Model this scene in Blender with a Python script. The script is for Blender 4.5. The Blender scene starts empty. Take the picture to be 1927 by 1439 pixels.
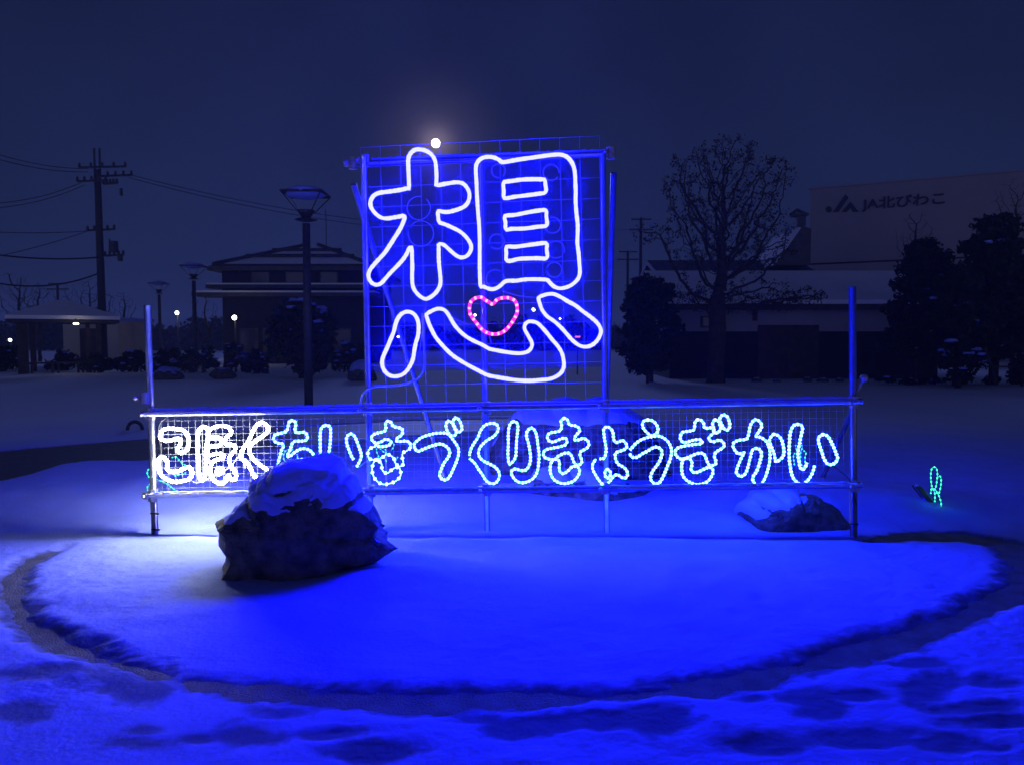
import bpy, math, random
import numpy as np
from mathutils import Vector, Matrix

random.seed(7); RNG = np.random.default_rng(7)
scene = bpy.context.scene
col = scene.collection

# ------------------------------------------------------------------ camera
F = 1480.0; CX, CY = 963.5, 719.5; CAMZ = 1.5
PITCH = math.atan((CY - 640.0) / F)
cd = bpy.data.cameras.new("camera"); cam = bpy.data.objects.new("camera", cd); col.objects.link(cam)
cam.location = (0, 0, CAMZ); cam.rotation_euler = (math.pi / 2 - PITCH, 0, 0)
cd.sensor_width = 36; cd.lens = 36 * F / 1927; cd.clip_start = 0.05; cd.clip_end = 5000
scene.camera = cam
UP = (0, math.sin(PITCH), math.cos(PITCH)); FW = (0, math.cos(PITCH), -math.sin(PITCH))

def ray(px, py):
    a, b = px - CX, CY - py
    return (a, UP[1] * b + FW[1] * F, UP[2] * b + FW[2] * F)
def P(px, py, Y):
    d = ray(px, py); t = Y / d[1]
    return Vector((d[0] * t, Y, CAMZ + d[2] * t))
def G(px, py, z=0.0):
    d = ray(px, py); t = (z - CAMZ) / d[2]
    return Vector((d[0] * t, d[1] * t, z))

# ------------------------------------------------------------------ sky, moon light, exposure
MOON = P(820, 270, 100) - Vector((0, 0, CAMZ)); MOON.normalize()
world = bpy.data.worlds.new("World"); scene.world = world; world.use_nodes = True
nt = world.node_tree; nt.nodes.clear()
def N(t, kind, **kw):
    n = t.nodes.new(kind)
    for k, v in kw.items(): setattr(n, k, v)
    return n
wo = N(nt, 'ShaderNodeOutputWorld'); bg = N(nt, 'ShaderNodeBackground')
nt.links.new(bg.outputs[0], wo.inputs[0])
tc = N(nt, 'ShaderNodeTexCoord')
sep = N(nt, 'ShaderNodeSeparateXYZ'); nt.links.new(tc.outputs['Generated'], sep.inputs[0])
ramp = N(nt, 'ShaderNodeValToRGB'); nt.links.new(sep.outputs[2], ramp.inputs[0])
ramp.color_ramp.elements[0].position = 0.0; ramp.color_ramp.elements[0].color = (0.0108, 0.0178, 0.058, 1)
ramp.color_ramp.elements[1].position = 0.55; ramp.color_ramp.elements[1].color = (0.0062, 0.0102, 0.046, 1)
# thin cloud lit around the moon
dot = N(nt, 'ShaderNodeVectorMath', operation='DOT_PRODUCT'); dot.inputs[1].default_value = MOON
nt.links.new(tc.outputs['Generated'], dot.inputs[0])
def halo(power, strength, colr, prev):
    m1 = N(nt, 'ShaderNodeMath', operation='MAXIMUM'); m1.inputs[1].default_value = 0
    nt.links.new(dot.outputs['Value'], m1.inputs[0])
    m2 = N(nt, 'ShaderNodeMath', operation='POWER'); m2.inputs[1].default_value = power
    nt.links.new(m1.outputs[0], m2.inputs[0])
    ma = N(nt, 'ShaderNodeMix', data_type='RGBA', blend_type='ADD', clamp_factor=False)
    m3 = N(nt, 'ShaderNodeMath', operation='MULTIPLY'); m3.inputs[1].default_value = strength
    nt.links.new(m2.outputs[0], m3.inputs[0]); nt.links.new(m3.outputs[0], ma.inputs[0])
    nt.links.new(prev, ma.inputs[6]); ma.inputs[7].default_value = (*colr, 1)
    return ma.outputs[2]
skyc = halo(700, 0.055, (0.8, 0.62, 1.0), ramp.outputs[0])
skyc = halo(6000, 0.16, (1.0, 0.78, 0.9), skyc)
skyc = halo(40, 0.010, (0.14, 0.14, 1.0), skyc)
# added fill: unseen glow low in the sky behind the camera, for walls and roofs
gl = N(nt, 'ShaderNodeMapRange', interpolation_type='SMOOTHSTEP'); gl.inputs[1].default_value = .15; gl.inputs[2].default_value = -.8
gl.inputs[3].default_value = 0; gl.inputs[4].default_value = 1
nt.links.new(sep.outputs[1], gl.inputs[0])
gz = N(nt, 'ShaderNodeMapRange', interpolation_type='SMOOTHSTEP'); gz.inputs[1].default_value = .4; gz.inputs[2].default_value = .04
gz.inputs[3].default_value = 0; gz.inputs[4].default_value = 1; nt.links.new(sep.outputs[2], gz.inputs[0])
gm = N(nt, 'ShaderNodeMath', operation='MULTIPLY'); nt.links.new(gl.outputs[0], gm.inputs[0]); nt.links.new(gz.outputs[0], gm.inputs[1])
ga = N(nt, 'ShaderNodeMix', data_type='RGBA', blend_type='ADD', clamp_factor=False)
nt.links.new(gm.outputs[0], ga.inputs[0]); nt.links.new(skyc, ga.inputs[6]); ga.inputs[7].default_value = (.14, .145, .30, 1)
skyc = ga.outputs[2]
nz = N(nt, 'ShaderNodeTexNoise'); nz.inputs['Scale'].default_value = 3.0; nz.inputs['Detail'].default_value = 5
nt.links.new(tc.outputs['Generated'], nz.inputs['Vector'])
mr = N(nt, 'ShaderNodeMapRange'); mr.inputs[1].default_value = .3; mr.inputs[2].default_value = .7
mr.inputs[3].default_value = .80; mr.inputs[4].default_value = 1.18
nt.links.new(nz.outputs[0], mr.inputs[0])
mm = N(nt, 'ShaderNodeMix', data_type='RGBA', blend_type='MULTIPLY'); mm.inputs[0].default_value = 1
nt.links.new(skyc, mm.inputs[6]); nt.links.new(mr.outputs[0], mm.inputs[7])
nt.links.new(mm.outputs[2], bg.inputs[0]); bg.inputs[1].default_value = 1.0

sd = bpy.data.lights.new("moonlight", 'SUN'); sun = bpy.data.objects.new("moonlight", sd); col.objects.link(sun)
sd.energy = 0.75; sd.angle = math.radians(12); sd.color = (0.20, 0.27, 1.0)
sun.rotation_euler = MOON.to_track_quat('Z', 'Y').to_euler()
scene.view_settings.view_transform = 'Standard'; scene.view_settings.look = 'None'
scene.view_settings.exposure = 0; scene.view_settings.gamma = 1
scene.cycles.max_bounces = 6; scene.cycles.diffuse_bounces = 3
scene.cycles.sample_clamp_indirect = 20

# ------------------------------------------------------------------ materials
def mat(name, base, rough=.7, metal=0.0, var=.25, vscale=6.0, bump=0.0, bscale=40.0, spec=None):
    m = bpy.data.materials.new(name); m.use_nodes = True
    t = m.node_tree; b = t.nodes['Principled BSDF']
    b.inputs['Roughness'].default_value = rough; b.inputs['Metallic'].default_value = metal
    if spec is not None: b.inputs['Specular IOR Level'].default_value = spec
    tcn = N(t, 'ShaderNodeTexCoord'); nn = N(t, 'ShaderNodeTexNoise')
    nn.inputs['Scale'].default_value = vscale; nn.inputs['Detail'].default_value = 6
    t.links.new(tcn.outputs['Object'], nn.inputs['Vector'])
    cr = N(t, 'ShaderNodeValToRGB')
    cr.color_ramp.elements[0].position = .3; cr.color_ramp.elements[1].position = .7
    cr.color_ramp.elements[0].color = (*[c * (1 - var) for c in base], 1)
    cr.color_ramp.elements[1].color = (*[min(1, c * (1 + var)) for c in base], 1)
    t.links.new(nn.outputs[0], cr.inputs[0]); t.links.new(cr.outputs[0], b.inputs['Base Color'])
    if bump:
        n2 = N(t, 'ShaderNodeTexNoise'); n2.inputs['Scale'].default_value = bscale; n2.inputs['Detail'].default_value = 8
        t.links.new(tcn.outputs['Object'], n2.inputs['Vector'])
        bp = N(t, 'ShaderNodeBump'); bp.inputs['Strength'].default_value = bump; bp.inputs['Distance'].default_value = .02
        t.links.new(n2.outputs[0], bp.inputs['Height']); t.links.new(bp.outputs[0], b.inputs['Normal'])
    return m
def emat(name, rgb):
    m = bpy.data.materials.new(name); m.use_nodes = True
    t = m.node_tree; t.nodes.clear(); o = N(t, 'ShaderNodeOutputMaterial'); e = N(t, 'ShaderNodeEmission')
    k = max(rgb); e.inputs[0].default_value = (*[c / k for c in rgb], 1); e.inputs[1].default_value = k
    t.links.new(e.outputs[0], o.inputs[0]); return m
M = dict(
    snow=mat('snow', (.28, .35, .86), .9, 0, .06, 3, .26, 38, spec=.04),  # blue light of the rope lights is put into this base colour
    snow_far=mat('settled_snow', (.88, .89, .90), .9, 0, .10, .6, .3, 6, spec=.05),
    asphalt=mat('asphalt', (.10, .105, .12), .85, 0, .35, 9, .5, 90),
    rock=mat('rock', (.075, .070, .072), .85, 0, .75, 11, 1.0, 34),
    galv=mat('galvanised_pipe', (.24, .25, .32), .30, .8, .2, 14, .15, 60),
    wire=mat('frosted_wire', (.20, .21, .26), .5, .1, .2, 20),
    net=mat('frosted_net', (.5, .5, .55), .8, 0, .1, 20),
    cable=mat('cable', (.3, .3, .32), .5, 0, .1, 20),
    darkcable=mat('dark_cable', (.03, .03, .035), .5, 0, .1, 20),
    clamp=mat('clamp_steel', (.4, .38, .36), .5, .6, .3, 30),
    darkmetal=mat('dark_metal', (.05, .05, .055), .5, .3, .3, 8),
    concrete=mat('pole_concrete', (.04, .04, .044), .9, 0, .2, 3),
    wood=mat('dark_wood', (.06, .045, .035), .8, 0, .4, 4),
    bark=mat('bark', (.05, .042, .038), .95, 0, .4, 6, .6, 30),
    leaf=mat('dry_leaf', (.045, .04, .032), .9, 0, .4, 3),
    needle=mat('evergreen_needles', (.016, .022, .015), .9, 0, .5, 2),
    plaster=mat('plaster', (.34, .32, .33), .9, 0, .15, .5),
    cladding=mat('board_cladding', (.021, .02, .022), .9, 0, .25, 1.5),
    pale=mat('pale_wall', (.28, .255, .27), .9, 0, .10, .25),
    sign=mat('sign_lettering', (.012, .016, .02), .6, 0, .1, 2),
    tile=mat('roof_tile', (.05, .05, .055), .7, 0, .3, 3),
    glass=mat('dark_glass', (.03, .03, .035), .12, 0, .1, 2, spec=.8),
    lampglass=mat('lamp_glass', (.25, .26, .28), .3, 0, .1, 2),
    beige=mat('beige_wall', (.5, .45, .32), .9, 0, .1, .6),
    rubber=mat('rubber', (.03, .03, .032), .8, 0, .2, 10),
    blue_led=emat('blue_led_rope', (.88, .90, 175)),
    kana_led=emat('cool_led_bead', (1.15, 3.0, 62)),
    kana_link=emat('cool_led_link', (.42, 2.6, 56)),
    white_led=emat('white_led_rope', (64, 64, 60)),
    pink_led=emat('pink_led_rope', (2.1, .05, 1.05)),
    pink_bead=emat('pink_led_bead', (3.6, .8, 2.4)),
    green_led=emat('green_led', (.12, 2.6, 1.1)),
    cyan_led=emat('cyan_led', (.15, 1.6, 2.2)),
    moon=emat('moon_face', (6, 5.4, 4.6)),
    lamp=emat('lamp_glow', (14, 12.5, 9)),
    redlamp=emat('red_lamp_glow', (2.2, .25, .5)),
)

fm = bpy.data.materials.new('glare_film'); fm.use_nodes = True; t_ = fm.node_tree; t_.nodes.clear()  # added sheet; its blue colour stands in for the glare between the strokes
o_ = N(t_, 'ShaderNodeOutputMaterial'); mx = N(t_, 'ShaderNodeMixShader'); tr_ = N(t_, 'ShaderNodeBsdfTransparent'); df = N(t_, 'ShaderNodeBsdfDiffuse')
df.inputs[0].default_value = (.01, .02, .55, 1); n_ = N(t_, 'ShaderNodeTexNoise'); n_.inputs['Scale'].default_value = 5; n_.inputs['Detail'].default_value = 6
mr_ = N(t_, 'ShaderNodeMapRange'); mr_.inputs[1].default_value = .3; mr_.inputs[2].default_value = .75; mr_.inputs[3].default_value = .015; mr_.inputs[4].default_value = .055
tc_ = N(t_, 'ShaderNodeTexCoord'); t_.links.new(tc_.outputs['Object'], n_.inputs[0]); t_.links.new(n_.outputs[0], mr_.inputs[0]); t_.links.new(mr_.outputs[0], mx.inputs[0])
tr_.inputs[0].default_value = (.66, .66, .74, 1); t_.links.new(tr_.outputs[0], mx.inputs[1]); t_.links.new(df.outputs[0], mx.inputs[2]); t_.links.new(mx.outputs[0], o_.inputs[0])
M['film'] = fm
# snow on the ground: the same snow with the LED blue painted in, plain white far out, going over into thin wet slush where it was trodden or swept
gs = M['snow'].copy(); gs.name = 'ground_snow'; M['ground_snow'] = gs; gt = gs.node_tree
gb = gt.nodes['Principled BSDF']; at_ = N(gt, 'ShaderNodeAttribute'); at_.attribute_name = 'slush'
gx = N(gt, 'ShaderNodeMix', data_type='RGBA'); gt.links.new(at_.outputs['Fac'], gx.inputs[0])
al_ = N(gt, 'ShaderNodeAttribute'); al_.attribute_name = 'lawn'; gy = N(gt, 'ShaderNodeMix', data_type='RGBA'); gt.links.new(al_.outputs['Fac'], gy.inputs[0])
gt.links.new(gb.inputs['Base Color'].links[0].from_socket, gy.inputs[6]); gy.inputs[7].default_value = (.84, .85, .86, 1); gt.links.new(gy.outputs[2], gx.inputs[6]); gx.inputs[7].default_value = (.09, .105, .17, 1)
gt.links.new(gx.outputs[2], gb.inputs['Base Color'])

# ------------------------------------------------------------------ mesh helpers
class MB:
    def __init__(s): s.v = []; s.f = []; s.n = 0
    def add(s, v, f):
        s.v.extend([tuple(q) for q in v]); k = s.n
        s.f.extend([tuple(i + k for i in q) for q in f]); s.n += len(v)
    def box(s, c, size, rz=0.0, taper=1.0):
        hx, hy, hz = [q / 2 for q in size]; c = Vector(c); R = Matrix.Rotation(rz, 3, 'Z'); v = []
        for z, k in ((-hz, 1), (hz, taper)):
            for x, y in ((-hx, -hy), (hx, -hy), (hx, hy), (-hx, hy)):
                v.append(c + R @ Vector((x * k, y * k, z)))
        s.add(v, [(3, 2, 1, 0), (4, 5, 6, 7), (0, 1, 5, 4), (1, 2, 6, 5), (2, 3, 7, 6), (3, 0, 4, 7)])
    def tube(s, pts, r, sides=6, closed=False):
        pts = [Vector(p) for p in pts]; n = len(pts)
        if n < 2: return
        rr = r if hasattr(r, '__len__') else [r] * n
        v = []; ref = None
        for i, p in enumerate(pts):
            if closed: t = pts[(i + 1) % n] - pts[i - 1]
            else: t = pts[min(i + 1, n - 1)] - pts[max(i - 1, 0)]
            if t.length < 1e-9: t = Vector((0, 0, 1))
            t.normalize()
            if ref is None: ref = Vector((0, 1, 0)) if abs(t.y) < .9 else Vector((1, 0, 0))
            a = ref - t * ref.dot(t)
            if a.length < 1e-4: a = t.orthogonal()
            a.normalize(); b = t.cross(a); ref = a
            for k in range(sides):
                q = 2 * math.pi * k / sides
                v.append(p + (a * math.cos(q) + b * math.sin(q)) * rr[i])
        f = []
        for i in range(n if closed else n - 1):
            j = (i + 1) % n
            for k in range(sides):
                l = (k + 1) % sides
                f.append((i * sides + k, i * sides + l, j * sides + l, j * sides + k))
        if not closed:
            f.append(tuple(range(sides))); f.append(tuple((n - 1) * sides + k for k in reversed(range(sides))))
        s.add(v, f)
    def ball(s, c, r, seg=8, rings=6, squash=(1, 1, 1), jitter=0.0):
        c = Vector(c); v = [c + Vector((0, 0, r * squash[2]))]; f = []
        for i in range(1, rings):
            th = math.pi * i / rings
            for k in range(seg):
                ph = 2 * math.pi * k / seg; q = r * (1 + jitter * (random.random() - .5))
                v.append(c + Vector((q * math.sin(th) * math.cos(ph) * squash[0], q * math.sin(th) * math.sin(ph) * squash[1], q * math.cos(th) * squash[2])))
        v.append(c - Vector((0, 0, r * squash[2])))
        for k in range(seg): f.append((0, 1 + k, 1 + (k + 1) % seg))
        for i in range(rings - 2):
            for k in range(seg):
                a = 1 + i * seg; l = (k + 1) % seg
                f.append((a + k, a + seg + k, a + seg + l, a + l))
        a = 1 + (rings - 2) * seg; e = len(v) - 1
        for k in range(seg): f.append((a + k, e, a + (k + 1) % seg))
        s.add(v, f)
    def prism(s, poly, d):
        """poly: 3-D points of one flat outline; d: extrusion vector"""
        n = len(poly); d = Vector(d); v = [Vector(p) for p in poly] + [Vector(p) + d for p in poly]
        f = [tuple(range(n)), tuple(range(2 * n - 1, n - 1, -1))]
        for i in range(n):
            j = (i + 1) % n; f.append((j, i, n + i, n + j))
        s.add(v, f)
    def cards(s, c, size, nrm=None):
        """small leaf faces at points c (numpy n x 3)"""
        n = len(c); a = RNG.normal(size=(n, 3)); a /= np.linalg.norm(a, axis=1)[:, None]
        b = RNG.normal(size=(n, 3)); b -= a * np.sum(a * b, axis=1)[:, None]; b /= np.linalg.norm(b, axis=1)[:, None]
        sz = size * (0.6 + .8 * RNG.random(n))[:, None]
        q = np.stack([c - a * sz, c + b * sz * .55, c + a * sz, c - b * sz * .55], axis=1).reshape(-1, 3)
        k = s.n; s.v.extend(map(tuple, q)); s.n += 4 * n
        s.f.extend([(k + 4 * i, k + 4 * i + 1, k + 4 * i + 2, k + 4 * i + 3) for i in range(n)])
    def build(s, name, material, parent=None, smooth=False):
        me = bpy.data.meshes.new(name); me.from_pydata(s.v, [], s.f); me.update()
        me.materials.append(material)
        if smooth: me.polygons.foreach_set('use_smooth', [True] * len(me.polygons))
        o = bpy.data.objects.new(name, me); col.objects.link(o)
        if parent is not None:
            o.parent = parent; o.matrix_parent_inverse = Matrix.Translation(parent.location).inverted()
        return o
def tag(o, label, cat, group=None, kind=None):
    if label: o['label'] = label
    if cat: o['category'] = cat
    if group: o['group'] = group
    if kind: o['kind'] = kind
    return o
def thing(name, label, cat, loc, group=None):
    o = bpy.data.objects.new(name, None); col.objects.link(o); o.location = loc; o.empty_display_size = .2
    return tag(o, label, cat, group)
def crom(pts, closed, ds):
    """Catmull-Rom through points, resampled every ds"""
    p = [Vector(q) for q in pts]; n = len(p); out = []
    for i in range(n if closed else n - 1):
        if closed: a, b, c, d = p[i - 1], p[i], p[(i + 1) % n], p[(i + 2) % n]
        else: a, b, c, d = p[max(i - 1, 0)], p[i], p[i + 1], p[min(i + 2, n - 1)]
        for k in range(10):
            t = k / 10
            out.append(.5 * ((2 * b) + (c - a) * t + (2 * a - 5 * b + 4 * c - d) * t * t + (3 * b - a - 3 * c + d) * t ** 3))
    out.append(p[0] if closed else p[-1])
    q = np.array([tuple(x) for x in out]); L = np.concatenate([[0], np.cumsum(np.linalg.norm(np.diff(q, axis=0), axis=1))])
    m = max(6, int(round(L[-1] / ds))); s = np.linspace(0, L[-1], m + 1)
    if closed: s = s[:-1]
    return [Vector((np.interp(x, L, q[:, 0]), np.interp(x, L, q[:, 1]), np.interp(x, L, q[:, 2]))) for x in s]
# value noise
_T = RNG.random((256, 256))
def vnoise(x, y):
    xi = np.floor(x).astype(int); yi = np.floor(y).astype(int); fx = x - xi; fy = y - yi
    fx = fx * fx * (3 - 2 * fx); fy = fy * fy * (3 - 2 * fy)
    g = lambda i, j: _T[(xi + i) & 255, (yi + j) & 255]
    return (g(0, 0) * (1 - fx) + g(1, 0) * fx) * (1 - fy) + (g(0, 1) * (1 - fx) + g(1, 1) * fx) * fy
def fbm(x, y, o=4):
    r = 0; a = .5
    for i in range(o): r = r + a * (vnoise(x * 2 ** i + 17 * i, y * 2 ** i + 31 * i) - .5); a *= .5
    return r * 2
def sstep(a, b, x):
    t = np.clip((x - a) / (b - a), 0, 1); return t * t * (3 - 2 * t)
def polydist(x, y, pts, w=None):
    """distance to a polyline, and interpolated w"""
    best = np.full(x.shape, 1e9); bw = np.zeros(x.shape)
    for i in range(len(pts) - 1):
        ax, ay = pts[i][0], pts[i][1]; bx, by = pts[i + 1][0], pts[i + 1][1]
        dx, dy = bx - ax, by - ay; L = dx * dx + dy * dy + 1e-12
        t = np.clip(((x - ax) * dx + (y - ay) * dy) / L, 0, 1)
        d = np.hypot(x - ax - t * dx, y - ay - t * dy)
        m = d < best; best = np.where(m, d, best)
        if w is not None: bw = np.where(m, w[i] + (w[i + 1] - w[i]) * t, bw)
    return best, bw

# ------------------------------------------------------------------ ground, snow
GROUND = -0.024
def sheet(name, material, hfun, rows, ncol, spread, kind):
    Y = np.array(rows); u = np.linspace(-1, 1, ncol)
    yy = np.repeat(Y[:, None], ncol, 1); half = np.where(Y > 0, Y * spread + 2.0, 2.0 - Y * spread)
    xx = u[None, :] * half[:, None]; zz = hfun(xx, yy); sl = None
    if isinstance(zz, tuple): zz, sl = zz
    v = np.stack([xx, yy, zz], -1).reshape(-1, 3).astype(np.float32)
    nr = len(Y); i = np.arange(nr - 1)[:, None] * ncol + np.arange(ncol - 1)[None, :]
    f = np.stack([i, i + 1, i + ncol + 1, i + ncol], -1).reshape(-1, 4).astype(np.int32)
    me = bpy.data.meshes.new(name); me.vertices.add(len(v)); me.vertices.foreach_set('co', v.ravel())
    me.loops.add(f.size); me.loops.foreach_set('vertex_index', f.ravel())
    me.polygons.add(len(f)); me.polygons.foreach_set('loop_start', np.arange(0, f.size, 4, dtype=np.int32))
    me.polygons.foreach_set('use_smooth', np.ones(len(f), bool))
    me.update(calc_edges=True); me.validate()
    if sl is not None: me.attributes.new('lawn', 'FLOAT', 'POINT').data.foreach_set('value', sstep(10, 17, np.hypot(xx * .8, yy) + 1.2 * fbm(xx * .5, yy * .5, 3)).ravel().astype(np.float32))  # far snow stays white, near snow keeps the painted LED blue
    if sl is not None: me.attributes.new('slush', 'FLOAT', 'POINT').data.foreach_set('value', sl.ravel().astype(np.float32))
    me.materials.append(material)
    o = bpy.data.objects.new(name, me); col.objects.link(o); o['kind'] = kind
    return o
ring_px = [(120, 1026), (62, 1046), (32, 1075), (20, 1110), (42, 1160), (110, 1207), (220, 1243), (330, 1270), (450, 1291), (620, 1308), (800, 1315),
           (1000, 1309), (1180, 1301), (1320, 1286), (1450, 1263), (1600, 1226), (1730, 1187), (1830, 1150), (1905, 1110), (1935, 1062), (1905, 1022), (1820, 1006), (1700, 1004), (1630, 1013)]
ring_w = [.02, .06, .085, .10, .11, .11, .10, .05, .09, .11, .125, .11, .04, .10, .115, .12, .115, .12, .12, .13, .16, .18, .14, .05]
ring = [tuple(G(*q)[:2]) for q in ring_px]
road_px = [(-400, 935), (-150, 897), (0, 874), (140, 858), (280, 843), (400, 831), (500, 822), (650, 809), (800, 800), (950, 795), (1150, 795)]
road_w = [1.65, 1.6, 1.5, 1.4, 1.3, 1.25, 1.2, 1.15, 1.1, .9, .5]
road = [tuple(G(*q)[:2]) for q in road_px]
blobs = [(110, 1275, 90, 14), (250, 1310, 55, 18), (25, 1352, 45, 13), (240, 1408, 60, 12), (255, 1385, 36, 9), (545, 1350, 50, 14), (450, 1395, 50, 16), (350, 1400, 28, 8), (620, 1395, 45, 10),
         (1000, 1378, 90, 14), (1150, 1372, 75, 13), (1250, 1378, 45, 22), (1430, 1325, 30, 6), (1530, 1325, 55, 12), (1565, 1345, 35, 14), (1620, 1322, 40, 8), (1780, 1300, 45, 22), (1880, 1290, 40, 12),
         (1860, 1345, 55, 9), (1900, 1375, 60, 9), (1640, 1410, 80, 16), (1470, 1425, 80, 18), (1810, 1420, 60, 12), (880, 1365, 60, 10), (1320, 1310, 30, 7), (700, 1430, 60, 12), (1750, 1255, 30, 6)]
def snow_h(x, y):
    ys = np.where(y > .5, y, .5)
    near = sstep(14, 5, y)
    h = .03 * fbm(x * .7, y * .7, 4) + .012 * fbm(x * 4, y * 4, 3) * near + .05 * fbm(x * .12 + 5, y * .12, 3) * sstep(8, 20, y)
    # island mound, step behind it, bank behind the sign
    h += .018 * np.exp(-((x - .1) / 2.6) ** 4 - ((y - 4.9) / 1.1) ** 4)
    h += .035 * np.exp(-((y - 5.72 - .06 * np.sin(x * 2.3)) / .13) ** 2) * sstep(3.0, 2.2, np.abs(x))
    h -= .03 * np.exp(-((y - 6.12 - .05 * np.sin(x * 1.7 + 1)) / .15) ** 2) * sstep(3.6, 2.6, np.abs(x))
    h += .09 * sstep(6.2, 7.2, y) * sstep(12, 8, y) * (1 + .7 * fbm(x * .9, y * .9 + 9, 3))
    h += .07 * sstep(-2.0, -3.6, x) * sstep(5.6, 7.2, y) * sstep(10, 7.5, y)
    # drifts against the front boulder
    for bx, by, r, a in ((-.62, 4.83, .28, .07), (-.95, 4.72, .22, .05), (-1.75, 4.95, .25, .03), (1.75, 6.35, .3, .05)):
        h += a * np.exp(-((x - bx) ** 2 + (y - by) ** 2) / r ** 2)
    # small dents
    for bx, by, r in ((-1.25, 4.16, .09), (.95, 3.98, .08), (.12, 4.0, .07), (1.25, 4.25, .06), (1.45, 4.5, .06), (.4, 3.75, .05), (1.3, 5.45, .14)):
        h -= .011 * np.exp(-((x - bx) ** 2 + ((y - by) * .8) ** 2) / r ** 2)
    tr = sstep(3.35, 2.9, y) * sstep(1.0, 2.0, y)
    h += tr * (.020 * fbm(x * 1.6, y * 2.2 + 3, 3) + .008 * fbm(x * 6, y * 7, 3))
    h += .007 * fbm(x * 22, y * 22, 3) * near * (.25 + .75 * sstep(.3, -.6, fbm(x * .8 + 4, y * .8, 3)))
    # bare asphalt
    wob = .07 * fbm(x * 3.1, y * 3.1 + 40, 4) + .04 * fbm(x * 14, y * 14, 3)
    d, w = polydist(x, y, ring, ring_w)
    bare = sstep(1.0, -1.0, (d + wob - w * .82) / .10)
    d2, w2 = polydist(x, y, road, road_w)
    bare = np.maximum(bare, sstep(1, -1, (d2 + wob * .6 - w2) / .05))
    u = CX + F * x / ys; vv = 640 + F * CAMZ / ys
    b = np.zeros(x.shape)
    for bx, by, rx, ry in blobs:
        q = ((u - bx) / (rx * 1.45)) ** 2 + ((vv - by) / (ry * 1.5)) ** 2
        b = np.maximum(b, np.exp(-q))
    b = b + .8 * fbm(x * 3.6, y * 5.5 + 11, 5) * sstep(.01, .15, b)
    tp = sstep(.05, .85, b) * sstep(1.2, 1.6, y)
    fine = fbm(x * 26, y * 26, 3)
    h = h - .010 * tp
    h = np.where(h < GROUND + .012, GROUND + .012 - .012 * np.tanh((GROUND + .012 - h) / .03), h)
    h = np.maximum(h, GROUND + .005)
    slush = .80 * sstep(.16, .70, b + .22 * fine) * sstep(1.2, 1.6, y)
    slush = np.maximum(slush, .85 * sstep(.05, -.03, d + wob * 1.1 - w + .04 * fine) * (w > .03))
    slush = np.maximum(slush, .8 * sstep(.03, -.02, d2 + wob * .6 - w2))
    h = h * (1 - bare) + (GROUND - .012 + .006 * fbm(x * 30, y * 30, 2)) * bare
    return h, slush
rows = list(np.linspace(-60, 1.0, 40)) + list(np.exp(np.linspace(math.log(1.05), math.log(16), 720))) + list(np.exp(np.linspace(math.log(16.1), math.log(400), 110)))
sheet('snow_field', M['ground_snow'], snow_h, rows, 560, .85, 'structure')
sheet('ground', M['asphalt'], lambda x, y: np.full(x.shape, GROUND) + .004 * fbm(x * 8, y * 8, 2),
      list(np.linspace(-60, 1, 20)) + list(np.exp(np.linspace(0.05, math.log(400), 120))), 120, .85, 'structure')

m = MB(); rc = crom([(x, y, 0) for x, y in road], False, .4); v = []
for i, p in enumerate(rc):
    q = (rc[min(i + 1, len(rc) - 1)] - rc[max(i - 1, 0)]).normalized(); n_ = Vector((-q.y, q.x, 0)); wd = 1.9 * (1 - .5 * (i / len(rc)) ** 2)
    v += [Vector((p.x, p.y, GROUND + .003)) + n_ * wd * k for k in (-1, -.5, 0, .5, 1)]
m.add(v, [(5 * i + j, 5 * i + j + 5, 5 * i + j + 6, 5 * i + j + 1) for i in range(len(rc) - 1) for j in range(4)])
M['road'] = mat('wet_asphalt', (.022, .022, .026), .6, 0, .4, 4, .4, 60)
o = m.build('road', M['road']); o['kind'] = 'structure'

# moon
mb = MB(); mb.ball(Vector((0, 0, CAMZ)) + MOON * 2500, 2500 * 8.0 / F, 24, 16)
tag(mb.build('moon', M['moon'], None, True), 'bright full moon with a hazy halo just above the sign', 'moon')

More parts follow.
